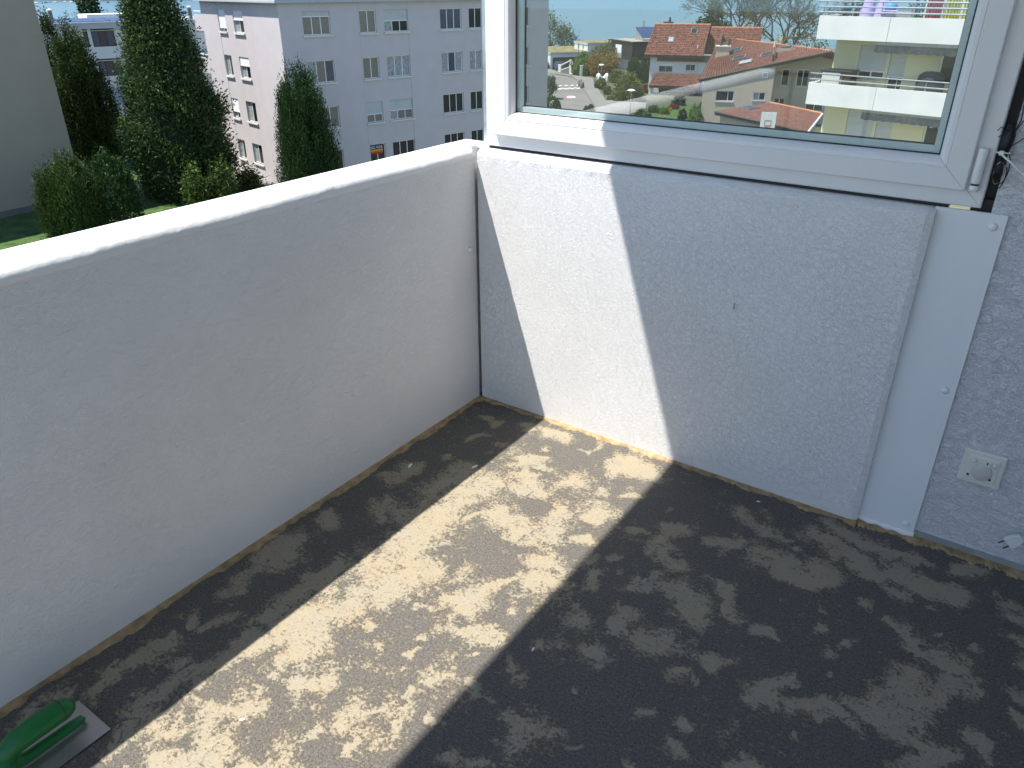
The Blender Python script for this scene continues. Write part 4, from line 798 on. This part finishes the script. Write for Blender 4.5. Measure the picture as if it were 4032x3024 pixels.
P = onroof(685, 365); MB().tube([(P[0], P[1], P[2]), (P[0], P[1], P[2]+.5)], .12, 8).build('vent_pipe', m_sill, rh)
cx_ = q(365, 90, 9.2); ck = MB().box(cx_[0]-.75, cx_[0]+.75, 8.8, 9.6, rz_-.8, rz_+.35).build('chimney', m_brown, rh); MB().tube([(cx_[0]+.2, 9.2, rz_+.35), (cx_[0]+.2, 9.2, rz_+1.0)], [.2, .12], 8).build('chimney_pot', m_black, ck)
# the wing behind
FW = Fac(FH.O-FH.n*6.5, 72, GR); q2 = lambda x, y, d=0: FW.uv(*Z2(x, y), d)
wg = FW.root('tiled_house', 'lower red tiled wing joined behind the white house', 'house')
a_, b_, c_, e_ = q2(745, 452, 0), q2(1330, 452, 0), q2(1395, 142, 4.6), q2(835, 137, 4.6)
tiles('roof_tiles', [(a_[0], 0, a_[1]), (b_[0], 0, a_[1]), (c_[0], 4.6, c_[1]), (e_[0], 4.6, c_[1])], 30, 17, m_tile, wg, .13)
MB().slab([(a_[0], 0, a_[1]-.08), (b_[0], 0, a_[1]-.08), (c_[0], 4.6, c_[1]-.08), (e_[0], 4.6, c_[1]-.08)], (0, 0, -.16)).build('roof_deck', m_brown, wg)
MB().slab([(a_[0], 10, a_[1]), (b_[0], 10, a_[1]), (c_[0], 4.6, c_[1]), (e_[0], 4.6, c_[1])], (0, 0, .1)).build('rear_roof', m_tile2, wg); MB().tube([(e_[0], 4.6, c_[1]+.04), (c_[0], 4.6, c_[1]+.04)], .13, 8).build('ridge', m_tile3, wg)
MB().box(a_[0]+.3, b_[0]-.2, .9, 9, 0, a_[1]+.2).build('wall', m_white, wg)
MB().tube([(q2(1243, 130, 5)[0], 5, c_[1]-.3), (q2(1243, 130, 5)[0], 5, c_[1]+.5)], [.2, .24], 10).build('roof_vent', m_metal, wg)
# tan house with tilted tiled roof
FT = Fac(gr(2767, 488), 69.3, GR); q = lambda x, y, d=0: FT.uv(*Z2(x, y), d)
th = FT.root('tan_house', 'tan rendered house under a big sloping tiled roof with skylights', 'house')
P1 = q(700, 700, -.15); P4 = q(2140, 395, -.15); P2 = q(905, 315, 11); P3 = q(1110, 270, 11.5)
RQ = [(P1[0], -.15, P1[1]), (P4[0], -.15, P4[1]), (P3[0], 11.5, P3[1]), (P2[0], 11, P2[1])]
tiles('roof_tiles', RQ, 46, 40, m_tile2, th, .11)
MB().slab([tuple(np.array(p)-np.array([0, 0, .1])) for p in RQ], (0, 0, -.2)).build('roof_deck', m_brown, th)
MB().tube([RQ[1], RQ[2]], .16, 8).build('ridge', m_tile3, th); MB().tube([RQ[0], RQ[1]], .10, 6).build('gutter', m_dark, th); MB().tube([RQ[0], RQ[3]], .12, 6).build('verge', m_dark, th)
MB().slab([RQ[1], (P4[0]+9, 4, P1[1]), (P3[0]+9, 14, P1[1]), RQ[2]], (0, 0, -.15)).build('rear_roof', m_tile2, th)
w1h = (*[q(885, 820)[0], q(1070, 940)[0]], q(1070, 940)[1], q(885, 820)[1]); w2h = (q(1290, 838)[0], q(1412, 928)[0], q(1412, 928)[1], q(1290, 838)[1]); w3h = (q(1390, 620)[0], q(1445, 680)[0], q(1445, 680)[1], q(1390, 620)[1])
xl, xr = q(742, 800)[0], q(1500, 780)[0]
def roofz(x, d): A, B, Cq, D = [np.array(p) for p in RQ]; nn = np.cross(B-A, D-A); return float(A[2]-(nn[0]*(x-A[0])+nn[1]*(d-A[1]))/nn[2])-.32
zl, zr_ = roofz(xl, 0), roofz(xr, 0)
mb = wall_holes(MB(), xl, xr, 0, zl, [h for h in (w1h, w2h)], 0, .2)
mb.quad((xl, 0, zl), (xr, 0, zl), (xr, 0, zr_)); mb.quad((xl, 0, 0), (xl, 0, zl), (xl, 10, roofz(xl, 10)), (xl, 10, 0)); mb.quad((xr, 0, 0), (xr, 3, 0), (xr, 3, roofz(xr, 3)), (xr, 0, zr_))
mb.build('wall', m_tan, th)
window(th, *w1h, 2, 0, True, [m_pane, m_pane], dep=.2, fw_=.09, widths=(0, .67, 1)); window(th, *w2h, 2, 0, True, [m_pane3, m_pane], dep=.2, fw_=.09)
wd = MB().box(w3h[0], w3h[1], -.05, -.004, w3h[2], w3h[3]).build('window', m_frame, th); MB().box(w3h[0]+.08, w3h[1]-.08, -.06, -.051, w3h[2]+.08, w3h[3]-.08).build('pane', m_pane3, wd)
D3 = 3.0
q3 = lambda x, y: FT.uv(*Z2(x, y), D3)
rh_ = [(q3(1610, 585)[0], q3(1665, 770)[0], q3(1660, 770)[1], q3(1610, 585)[1]), (q3(1775, 590)[0], q3(1880, 780)[0], q3(1880, 780)[1], q3(1775, 590)[1]), (q3(1505, 900)[0]+.1, q3(1625, 975)[0], q3(1625, 975)[1], q3(1505, 900)[1]), (q3(1860, 960)[0], q3(2040, 1050)[0], q3(2040, 1050)[1], q3(1860, 960)[1])]
wall_holes(MB(), xr, P4[0]+5, 0, roofz(xr, D3)+.9, rh_, D3, .2).build('wall', m_tan, th)
for k, h in enumerate(rh_): window(th, *h, 1 if k == 0 else 2, 0, True, None, y=D3, dep=.2, fw_=.09)
Nr = np.cross(np.array(RQ[1])-np.array(RQ[0]), np.array(RQ[3])-np.array(RQ[0])); Nr /= np.linalg.norm(Nr)
def onq(F_, Q, px):
    A = F_.O+F_.t*Q[0][0]-F_.n*Q[0][1]+np.array([0, 0, Q[0][2]]); lw = lambda v: F_.t*v[0]-F_.n*v[1]+np.array([0, 0, v[2]])
    nn = np.cross(lw(np.array(Q[1])-np.array(Q[0])), lw(np.array(Q[3])-np.array(Q[0]))); d = ray(*px); P = CAM+d*(((A-CAM)@nn)/(d@nn)); return np.array([(P-F_.O)@F_.t, -(P-F_.O)@F_.n, P[2]-F_.g])
for (x, y) in ((1095, 390), (1135, 472), (1205, 520), (1440, 435), (1645, 370)):
    skylight(th, onq(FT, RQ, Z2(x, y)), np.array(RQ[1])-np.array(RQ[0]), np.array(RQ[3])-np.array(RQ[0]), Nr, 1.5, 1.1, m_pane if y != 520 else m_pane3)
P = onq(FT, RQ, Z2(950, 440)); c1 = MB().box(P[0]-.8, P[0]+.8, P[1]-.4, P[1]+.6, P[2]-.9, P[2]+1.0).build('chimney', m_tan, th); MB().box(P[0]-.9, P[0]+.9, P[1]-.5, P[1]+.7, P[2]+1.0, P[2]+1.12).build('chimney_cap', m_sill, c1)
for dx_ in (-.3, .6): MB().tube([(P[0]+dx_, P[1], P[2]+1.12), (P[0]+dx_+.1, P[1], P[2]+1.75)], [.12, .18], 8).build('chimney_pot', m_dark, c1)
for (x, y) in ((1500, 505), (1533, 475), (1520, 350)):
    P = onq(FT, RQ, Z2(x, y)); MB().tube([tuple(P), (P[0], P[1], P[2]+.7)], .13, 8).build('vent_pipe', m_brown if y > 400 else m_sill, th)
# low tiled garage in front, basketball board
g1 = lambda x, y, z: hitz(*Z2(x, y), z)
ZA, ZBn, ZC = 1.46-1.302*(1.46+6.6), 1.46-1.302*(1.46+6.25), 1.46-1.302*(1.46+6.9)
Q = [g1(870, 1052, ZA), g1(1850, 1268, ZC), g1(2040, 1075, ZBn), g1(1470, 955, ZBn)]
O_ = np.array([Q[0][0], Q[0][1], GR]); tg = thing('tiled_garage', 'low garage with a shallow red tiled roof before the tan house', 'garage', tuple(O_))
QL = [tuple(p-O_) for p in Q]
QL[1] = tuple(np.array(QL[0])+(np.array(QL[1])-np.array(QL[0]))*1.03)
tiles('roof_tiles', QL, 50, 26, m_tile2, tg, .06)
MB().slab([tuple(np.array(p)-np.array([0, 0, .06])) for p in QL], (0, 0, -.22)).build('roof_deck', m_dark, tg)
MB().tube([QL[3], QL[2]], .14, 8).build('ridge', m_tile3, tg); MB().tube([QL[0], QL[1]], .09, 6).build('gutter', m_dark, tg); MB().tube([QL[2], QL[1]], .10, 6).build('gutter', m_sill, tg)
cen = sum(np.array(p) for p in QL)/4; ins = [np.array(p)+(cen-np.array(p))*.10 for p in QL]
mb = MB()
for i in range(4):
    a, b = ins[i], ins[(i+1) % 4]; mb.quad((a[0], a[1], 0), (b[0], b[1], 0), (b[0], b[1], b[2]-.25), (a[0], a[1], a[2]-.25))
mb.build('wall', m_tan, tg)
P = onq(Fac(O_, 90, GR), [(v[0], v[1], v[2]) for v in QL], Z2(1245, 1020)); QA = [np.array(v) for v in QL]; skylight(tg, P, QA[1]-QA[0], QA[3]-QA[0], np.cross(QA[1]-QA[0], QA[3]-QA[0]), 1.3, 1.2, m_pane)
bs = thing('basketball_hoop', 'white basketball backboard with orange rim above the garage eave', 'basketball hoop', tuple(hitz(*Z2(1440, 1215), ZC+.05)[:2])+(GR,), R(20))
hz = ZC-GR
MB().box(-.62, .62, -.03, .03, hz-.1, hz+1.25).build('backboard', m_mark, bs); MB().box(-.28, .28, -.045, -.031, hz+.15, hz+.19).box(-.28, .28, -.045, -.031, hz+.55, hz+.59).box(-.28, -.24, -.045, -.031, hz+.19, hz+.55).box(.24, .28, -.045, -.031, hz+.19, hz+.55).build('target_square', m_stone, bs)
MB().tube([(.23*math.cos(R(a)), -.28+.23*math.sin(R(a)), hz+.1) for a in range(0, 361, 20)], .02, 5).build('rim', m_red, bs); MB().tube([(0, .25, 0), (0, .25, hz+.4)], .06, 8).build('post', m_metal, bs)
MB().box(-.05, .05, .02, .26, hz+.2, hz+.3).build('bracket', m_metal, bs)
# ------------------------------------------------ white balcony block
d = ray(*ZB(250, 955)); Pk = CAM+d*(38/np.linalg.norm(d[:2])); FK = Fac(Pk, 100.2, GR); q = lambda x, y, d=0: FK.uv(*ZB(x, y), d)
kb_ = FK.root('balcony_block', 'cream apartment block with long white concrete balcony parapets', 'apartment block')
z1t, z1b, z0t, z0b = q(380, 180)[1], q(345, 450)[1], q(250, 955)[1], q(215, 1205)[1]; XR = 9.5; st_ = z1t-z0t; DP = 1.5; xw = q(575, 470, DP)[0]
hol = []
for base in (z0t-st_, z0t, ):      # loggia back wall openings, per storey (floor level about .9 below the parapet top)
    fl_ = base-.75
    hol += [(1.36, 2.55, fl_+.9, fl_+2.25), (2.68, 3.36, fl_+.05, fl_+2.25), (4.66, 6.2, fl_+.9, fl_+2.25)]
mb = wall_holes(MB(), xw, XR, 0, z1b, hol, DP, .15); mb.quad((xw, DP, 0), (xw, DP, z1b), (xw, 10, z1b), (xw, 10, 0)); mb.build('wall', m_cream, kb_)
for (tz, bz_) in ((z1t, z1b), (z0t, z0b), (z0t-st_, z0b-st_), (z0t-2*st_, z0b-2*st_)):
    pt = MB().box(0, 2.93, 0, .12, bz_, tz).box(0, .12, .12, DP+.6, bz_, tz).build('parapet', m_conc, kb_); MB().box(2.95, XR, 0, .12, bz_, tz).build('parapet', m_conc, kb_)
    MB().box(.12, XR, .12, DP, bz_, bz_+.18).build('balcony_slab', m_conc, kb_)
for k, h in enumerate(hol):
    j = k % 3
    window(kb_, *h, 1 if j == 1 else 2, (1.0 if k < 3 and j < 2 else .78 if j == 0 else .55 if j == 1 else 0), False, None, y=DP, dep=.15, fw_=.07)
for (zz, n_) in ((z1t, 3), (z0t, 2)):
    for k in range(n_):
        z = zz+.14+k*(.23 if n_ == 2 else .2); MB().tube([(-.12 if n_ == 3 else 0, .06, z), (XR, .06, z)], .034, 8).build('rail', m_metal, kb_)
    for x in np.arange(.2, XR, 1.15): MB().tube([(x, .09, zz-.1), (x, .09, zz+.14+(n_-1)*.22)], .022, 6).build('rail_post', m_metal, kb_)
# awnings
def awning(z, lab, lit):
    t_ = thing('awning', lab, 'awning', tuple(FK.O+FK.t*2.42-FK.n*.35+np.array([0, 0, z])), R(90-100.2), 'rolled in awnings under the balconies')
    MB().box(0, 5.5, -.08, .12, -.14, 0).build('cassette', m_metal, t_); vs = []; fs = []; n = 150
    for i in range(n+1):
        x = 5.5*i/n; y = -.06+.03*math.sin(i*.9); drop = .27+.035*abs(math.sin(x*8)); vs += [(x, y, -.14), (x, y, -.14-drop)]
    fs = [(2*i, 2*i+1, 2*i+3, 2*i+2) for i in range(n)]
    MB().add(vs, fs).build('valance', M('awning cloth', (.24, .235, .23), .8, .3, 3), t_)
    if lit:
        for i in range(18): MB().box(.12+i*.3, .22+i*.3, -.075, -.05, -.47, -.43).build('trim', m_sill, t_)
awning(z1b, 'rolled in striped awning below the upper white balcony', False); awning(z0b, 'rolled in awning with a pale scalloped trim below the lower balcony', True)
# things on the balconies
def onK(x, y, z): return tuple(FK.O+FK.t*x-FK.n*y+np.array([0, 0, z]))
f0 = z0b+.18; f1 = z1b+.18
cb = thing('cabinet', 'brown wooden cabinet with a pale front behind the lower balcony rail', 'cabinet', onK(.28, .45, f0), R(-10.2))
ht = q(600, 830, .45)[1]-f0; MB().box(0, 1.3, 0, .7, 0, ht).build('body', m_brown, cb); MB().box(.06, .86, -.02, -.003, .1, ht-.06).build('door', m_sill, cb); MB().box(-.04, 1.34, -.05, .74, ht, ht+.05).build('top', m_dark, cb)
bq = thing('covered_grill', 'grill under a dark grey rounded cover on the lower balcony', 'grill', onK(4.72, .75, f0), R(-10.2))
MB().lathe([(.55, 0), (.56, .5), (.54, 1.0), (.48, 1.25), (.3, 1.38), (.03, 1.4)], (0, 0, 0), 18, 1, .6).build('cover', M('charcoal cover', (.03, .035, .045), .6, .2, 6), bq, True); MB().box(-.5, .5, -.33, .33, 0, .1).build('base', m_dark, bq)
m_lilac = M('lilac cover', (.42, .32, .62), .7, .15, 5)
for k, (x, w_) in enumerate(((1.72, .5), (2.32, .5))):
    t_ = thing('covered_chair', 'balcony chair under a crumpled lilac cover', 'chair', onK(x, .55, f1), R(-10.2), 'lilac covered chairs on the upper balcony'); vs = []
    for i in range(7):
        for j in range(12):
            a = 2*math.pi*j/12; t2 = i/6; r_ = (.36-.16*t2)*(1+.12*math.sin(j*2.5+i)); vs.append((r_*math.cos(a), .15*t2+r_*.9*math.sin(a), .05+1.45*t2))
    MB().add(vs, [(i*12+j, i*12+(j+1) % 12, (i+1)*12+(j+1) % 12, (i+1)*12+j) for i in range(6) for j in range(12)]+[tuple(6*12+j for j in range(12))]).build('cover', m_lilac, t_, True)
    for sx in (-.2, .2): MB().tube([(sx, -.2, 0), (sx, -.2, .2)], .02, 6).build('leg', m_metal, t_)
tb = thing('covered_table', 'low balcony table under a lilac cloth with a blue bundle on top', 'table', onK(2.85, .55, f1), R(-10.2)); MB().box(-.4, .4, -.35, .35, .2, .95).build('cloth', m_lilac, tb, False, .06); MB().lathe([(.2, 0), (.26, .12), (.18, .25), (.03, .3)], (-.2, 0, .95), 12).build('bundle', m_bblue, tb, True); MB().tube([(0, 0, 0), (0, 0, .3)], .05, 8).build('leg', m_metal, tb)
wb = thing('storage_box', 'small white storage box behind the upper balcony rail', 'box', onK(3.35, .3, f1), R(-10.2)); MB().box(-.28, .28, -.15, .15, 0, 1.02).build('body', m_white, wb); MB().box(-.3, .3, -.17, .17, 1.02, 1.07).build('lid', m_white, wb)
pl = thing('potted_plant', 'dark leafy potted plant with red blossom at the upper balcony corner', 'plant', onK(.95, .95, f1)); MB().lathe([(.2, 0), (.28, .4), (.3, .45)], (0, 0, 0), 12).build('pot', m_tile2, pl); foliage('leaves', m_deep, pl, 900, 1.3, lambda t: .5, .4, (.16, .09), .3, .08, .2, .2); foliage('blossom', m_redl, pl, 150, 1.1, lambda t: .5, .6, (.1, .07), .3, .12, .2, .5)
pl2 = thing('potted_plant', 'small green potted plant beside the lilac table on the upper balcony', 'plant', onK(3.75, .9, f1)); MB().lathe([(.15, 0), (.2, .3), (.22, .34)], (0, 0, 0), 12).build('pot', m_tile2, pl2); foliage('leaves', m_deep, pl2, 350, .9, lambda t: .4, .35, (.14, .07), .4, .09, .2, .2)
m_cr, m_cy = M('dark red curtain', (.36, .05, .06), .8, .3, 5), M('yellow green curtain', (.48, .46, .06), .8, .3, 5)
for k, (x0, x1, mt, nm) in enumerate(((4.05, 4.62, m_cr, 'dark red'), (4.72, 5.28, m_cy, 'yellow green'), (5.38, 5.95, m_cy, 'second yellow green'), (6.05, 6.6, m_cr, 'second dark red'))):
    c_ = thing('curtain', nm+' outdoor curtain hanging behind the upper balcony rail', 'curtain', onK(x0, .5, f1+.3), R(-10.2)); vs = []; n = 24
    for i in range(n+1): vs += [((x1-x0)*i/n, .05*math.sin(i*1.3), 0), ((x1-x0)*i/n, .05*math.sin(i*1.3), 2.0)]
    MB().add(vs, [(2*i, 2*i+2, 2*i+3, 2*i+1) for i in range(n)]).build('cloth', mt, c_); MB().box(-.07, -.02, -.02, .04, -.3, 2.0).box(x1-x0+.01, x1-x0+.04, -.02, .04, -.3, 2.0).build('post', m_sill, c_); MB().tube([(-.05, 0, 2.0), (x1-x0+.03, 0, 2.0)], .02, 6).build('curtain_rod', m_metal, c_)
# ------------------------------------------------ gardens
def pxr(P, px): return px*np.linalg.norm(np.array(P)-CAM)/3400      # metres for a photo length in pixels at that distance
dome = lambda r: (lambda t: r*max(.05, (1-t*t))**.5)
def shrub(px, wpx, hpx, mat, name, label, n=1800, leaf=None, shape='dome', cat='shrub', clump=.18, lump=.2, z0=.05, **kw):
    P = gr(*px); r = pxr(P, wpx)/2; H = pxr(P, hpx); lf = leaf or max(.12, .09*r+.06); t_ = thing(name, label, cat, tuple(P), random.uniform(0, 6))
    prof = {'dome': dome(r), 'col': lambda t: r*min(1, (1-t)**.6*1.6), 'round': lambda t: r*max(.03, 1-(2*t-1)**2)**.5, 'vase': lambda t: r*(.35+.65*min(1, t*1.8))*max(.05, 1-max(0, t-.6)**2*5)**.5}[shape]
    MB().tube([(0, 0, -.1), (.05, 0, H*.35), (0, .05, H*.7)], [.06*H**.5, .05*H**.5, .02], 6).build('trunk', m_bark, t_)
    foliage('crown', mat, t_, n, H*(1-z0), prof, z0*H, (lf, lf*.5), clump=max(clump*r*.6, .05), lump=lump, inner=.5, **kw); return t_
shrub(Z3(885, 880), 80*.98, 80, m_fresh, 'conifer_hedge', 'tall bright green conifer hedge beside the stone gate post', 5200, .42, 'dome', 'hedge', .15)
shrub(Z3(1195, 905), 118, 72, m_orange, 'maple', 'wide orange leaved maple behind the street lamp', 5200, .40, 'vase', 'tree', .22, z0=.15)
shrub(Z3(1590, 1292), 116, 92, m_olive, 'maple', 'spreading olive green maple at the corner of the garden', 6000, .38, 'dome', 'tree', .2)
shrub(Z3(1870, 1045), 40, 118, m_deep, 'cypress', 'narrow dark cypress against the white tiled house', 4200, .3, 'col', 'tree', .15, upb=1.2)
shrub(Z3(1690, 950), 62, 76, m_yew, 'rhododendron', 'dark round rhododendron between timber house and cypress', 3000, .32, 'dome', 'shrub')
shrub(Z3(1420, 1000), 62, 46, m_olive, 'shrub', 'loose yellow green shrub behind the covered motorbike', 2600, .3)
for (x, y, w_, h_, lb) in ((1266, 1195, 36, 33, 'largest clipped green ball bush at the pavement edge'), (1188, 1112, 32, 34, 'middle clipped green ball bush beside the pavement'), (1110, 1100, 22, 32, 'smallest clipped green ball bush, farthest along the pavement')):
    shrub(Z3(x, y), w_, h_, m_olive, 'ball_bush', lb, 2200, .2, 'round', 'bush', .06, .05)['group'] = 'clipped ball bushes'
shrub(Z3(1880, 1172), 26, 34, m_redl, 'shrub', 'rust red shrub beside the tiled porch', 1200, .25)
shrub(Z3(1340, 1285), 36, 16, m_blue, 'shrub', 'low grey green cushion plant on the garden edge', 900, .2)
shrub(Z3(1180, 1010), 30, 20, m_deep, 'shrub', 'low dark shrub around the street lamp foot', 900, .2)
shrub(Z3(270, 1270), 90, 86, m_blue, 'willow_shrub', 'airy grey green willow shrub at the left of the road', 3200, .34, 'vase', clump=.2, upb=1.0)
shrub(Z3(215, 1400), 56, 80, m_pale, 'viburnum', 'pale blossoming viburnum shrub beside the road', 2600, .26, 'dome')
shrub(Z3(390, 1480), 74, 60, m_yew2, 'dome_bush', 'dark clipped dome bush beside the road shadow', 4200, .2, 'dome', 'bush', .06, .05)
shrub(Z3(980, 1560), 54, 48, m_yew2, 'dome_bush', 'dark clipped dome bush poking up at the foot of the window view', 3200, .2, 'dome', 'bush', .06, .05)
for k, (x, y, w_, h_, mt, lb) in enumerate(((60, 1130, 60, 34, m_fresh, 'light green garden shrub at the left of the flower bed'), (200, 1060, 44, 26, m_olive, 'olive shrub at the back of the flower bed'), (320, 1075, 40, 24, m_fresh, 'leafy fresh green perennial clump in the flower bed'), (480, 980, 52, 40, m_deep, 'dark round shrub below the porch'), (510, 1140, 36, 42, m_yew2, 'dark upright conifer beside the lawn'), (650, 1180, 62, 72, m_fresh, 'yellow green bushy conifer at the tan house corner'), (420, 1020, 40, 18, m_redl, 'purple red low plants before the porch'), (715, 1080, 20, 50, m_olive, 'thin climbing shrub on the tan wall'), (150, 1150, 40, 22, m_deep, 'dark low shrub beside the lamp post'))):
    shrub(Z2(x, y), w_, h_, mt, 'shrub', lb, 1500, .24)
for k, (x, y) in enumerate(((385, 1040), (310, 1125), (150, 1030))): shrub(Z2(x, y), 12, 8, m_yell, 'flower_clump', 'clump of yellow flowers in the garden bed', 160, .16, 'dome', 'flowers')['group'] = 'yellow flower clumps'
shrub(Z3(700, 830), 30, 44, m_deep, 'palm', 'small spiky palm beside the ramp wall', 700, .6, 'vase', 'palm', .1, upb=.3)
shrub(Z2(1560, 1010), 14, 20, m_redl, 'shrub', 'small red shrub at the garage ridge', 200, .2)
# trees towards the lake
def bare_tree(px, hpx, label, mat, nleaf, leaf, depth=5, kids=3, spread=.5, name='broadleaf_tree', dist=None, z=GR, up=.1):
    P = hitz(*px, z) if dist is None else None
    if P is None: d = ray(*px); P = CAM+d*(dist/np.linalg.norm(d[:2])); P[2] = z
    H = pxr(P, hpx); t_ = thing(name, label, 'tree', (P[0], P[1], z)); mb = MB(); ends = []
    mb.tube([(0, 0, -.2), (.1, 0, H*.12), (0, .1, H*.25)], [H*.035, H*.026, H*.022], 8)
    for k in range(4): branchy(mb, Vector((0, .1, H*.25)), Vector((math.cos(k*1.57+.4)*.6, math.sin(k*1.57+.4)*.6, .8)).normalized(), H*.24, H*.016, depth-1, spread, kids, ends, up)
    mb.build('trunk', m_bark, t_)
    E = np.array([tuple(e) for e in ends]); n = nleaf; idx = rng.integers(0, len(E), n); Pn = E[idx]+rng.normal(0, H*.02, (n, 3)); dd = rng.normal(0, 1, (n, 3)); dd /= np.linalg.norm(dd, axis=1)[:, None]; ss = np.cross(dd, rng.normal(0, 1, (n, 3))); ss /= np.linalg.norm(ss, axis=1)[:, None]
    V = np.stack([Pn-dd*leaf*.5, Pn+ss*leaf*.3, Pn+dd*leaf*.5, Pn-ss*leaf*.3], 1).reshape(-1, 3); np_mesh('crown', V, np.arange(4*n).reshape(-1, 4), mat, t_); return t_
bare_tree((3080, 225), 350, 'large spreading tree with bare dark branches behind the tan house', m_olive, 3200, .22, 6, 3, .62, dist=150)
bare_tree((2900, 215), 330, 'tree with fine yellow green spring leaves behind the red roofs', m_olive, 6500, .26, 6, 3, .55, dist=165)
bare_tree((2385, 236), 102, 'small tree with bare twigs before the mossy roofs', m_olive, 900, .3, 5, 3, .5, dist=165)
bare_tree((2660, 165), 90, 'slender birch with hanging pale twigs behind the chimney', m_blue, 1500, .45, 4, 3, .35, name='birch', dist=215)
d = ray(2805, 150); Pp = CAM+d*(178/np.linalg.norm(d[:2])); tree('pine_tree', 'dark blue green pine rising above the red tiled roofs', 'pine', (Pp[0], Pp[1], GR), pxr(Pp, 225), lambda t: 3.6*(.35+.65*abs(math.sin(t*9)))*min(1, (1-t)*2.2)*min(1, t*2), m_deep, 4200, (.7, .3), .25, 1.5, upb=.1, clump=.4, lump=.35, inner=.2)
d = ray(2165, 200); Pp = CAM+d*(195/np.linalg.norm(d[:2])); tree('blossom_tree', 'pale blossoming round tree behind the mossy garage roof', 'tree', (Pp[0], Pp[1], GR), 8.6, dome(6.0), m_blue, 4200, (.5, .28), .25, .8, upb=.2, clump=.5, lump=.35, inner=.35)
d = ray(3060, 150); Pp = CAM+d*(140/np.linalg.norm(d[:2])); tree('forsythia', 'golden yellow spring shrub behind the tan house ridge', 'shrub', (Pp[0], Pp[1], GR), 6.6, dome(5.0), m_yell, 1500, (.45, .25), .2, .8, upb=.2, clump=.45, lump=.3, inner=.3)
d = ray(3180, 150); Pp = CAM+d*(150/np.linalg.norm(d[:2])); tree('broadleaf_tree', 'light green tree with young leaves beside the balcony block', 'tree', (Pp[0], Pp[1], GR), 8.5, dome(4.6), m_olive, 1500, (.45, .25), .2, .8, upb=.2, clump=.5, lump=.35, inner=.3)
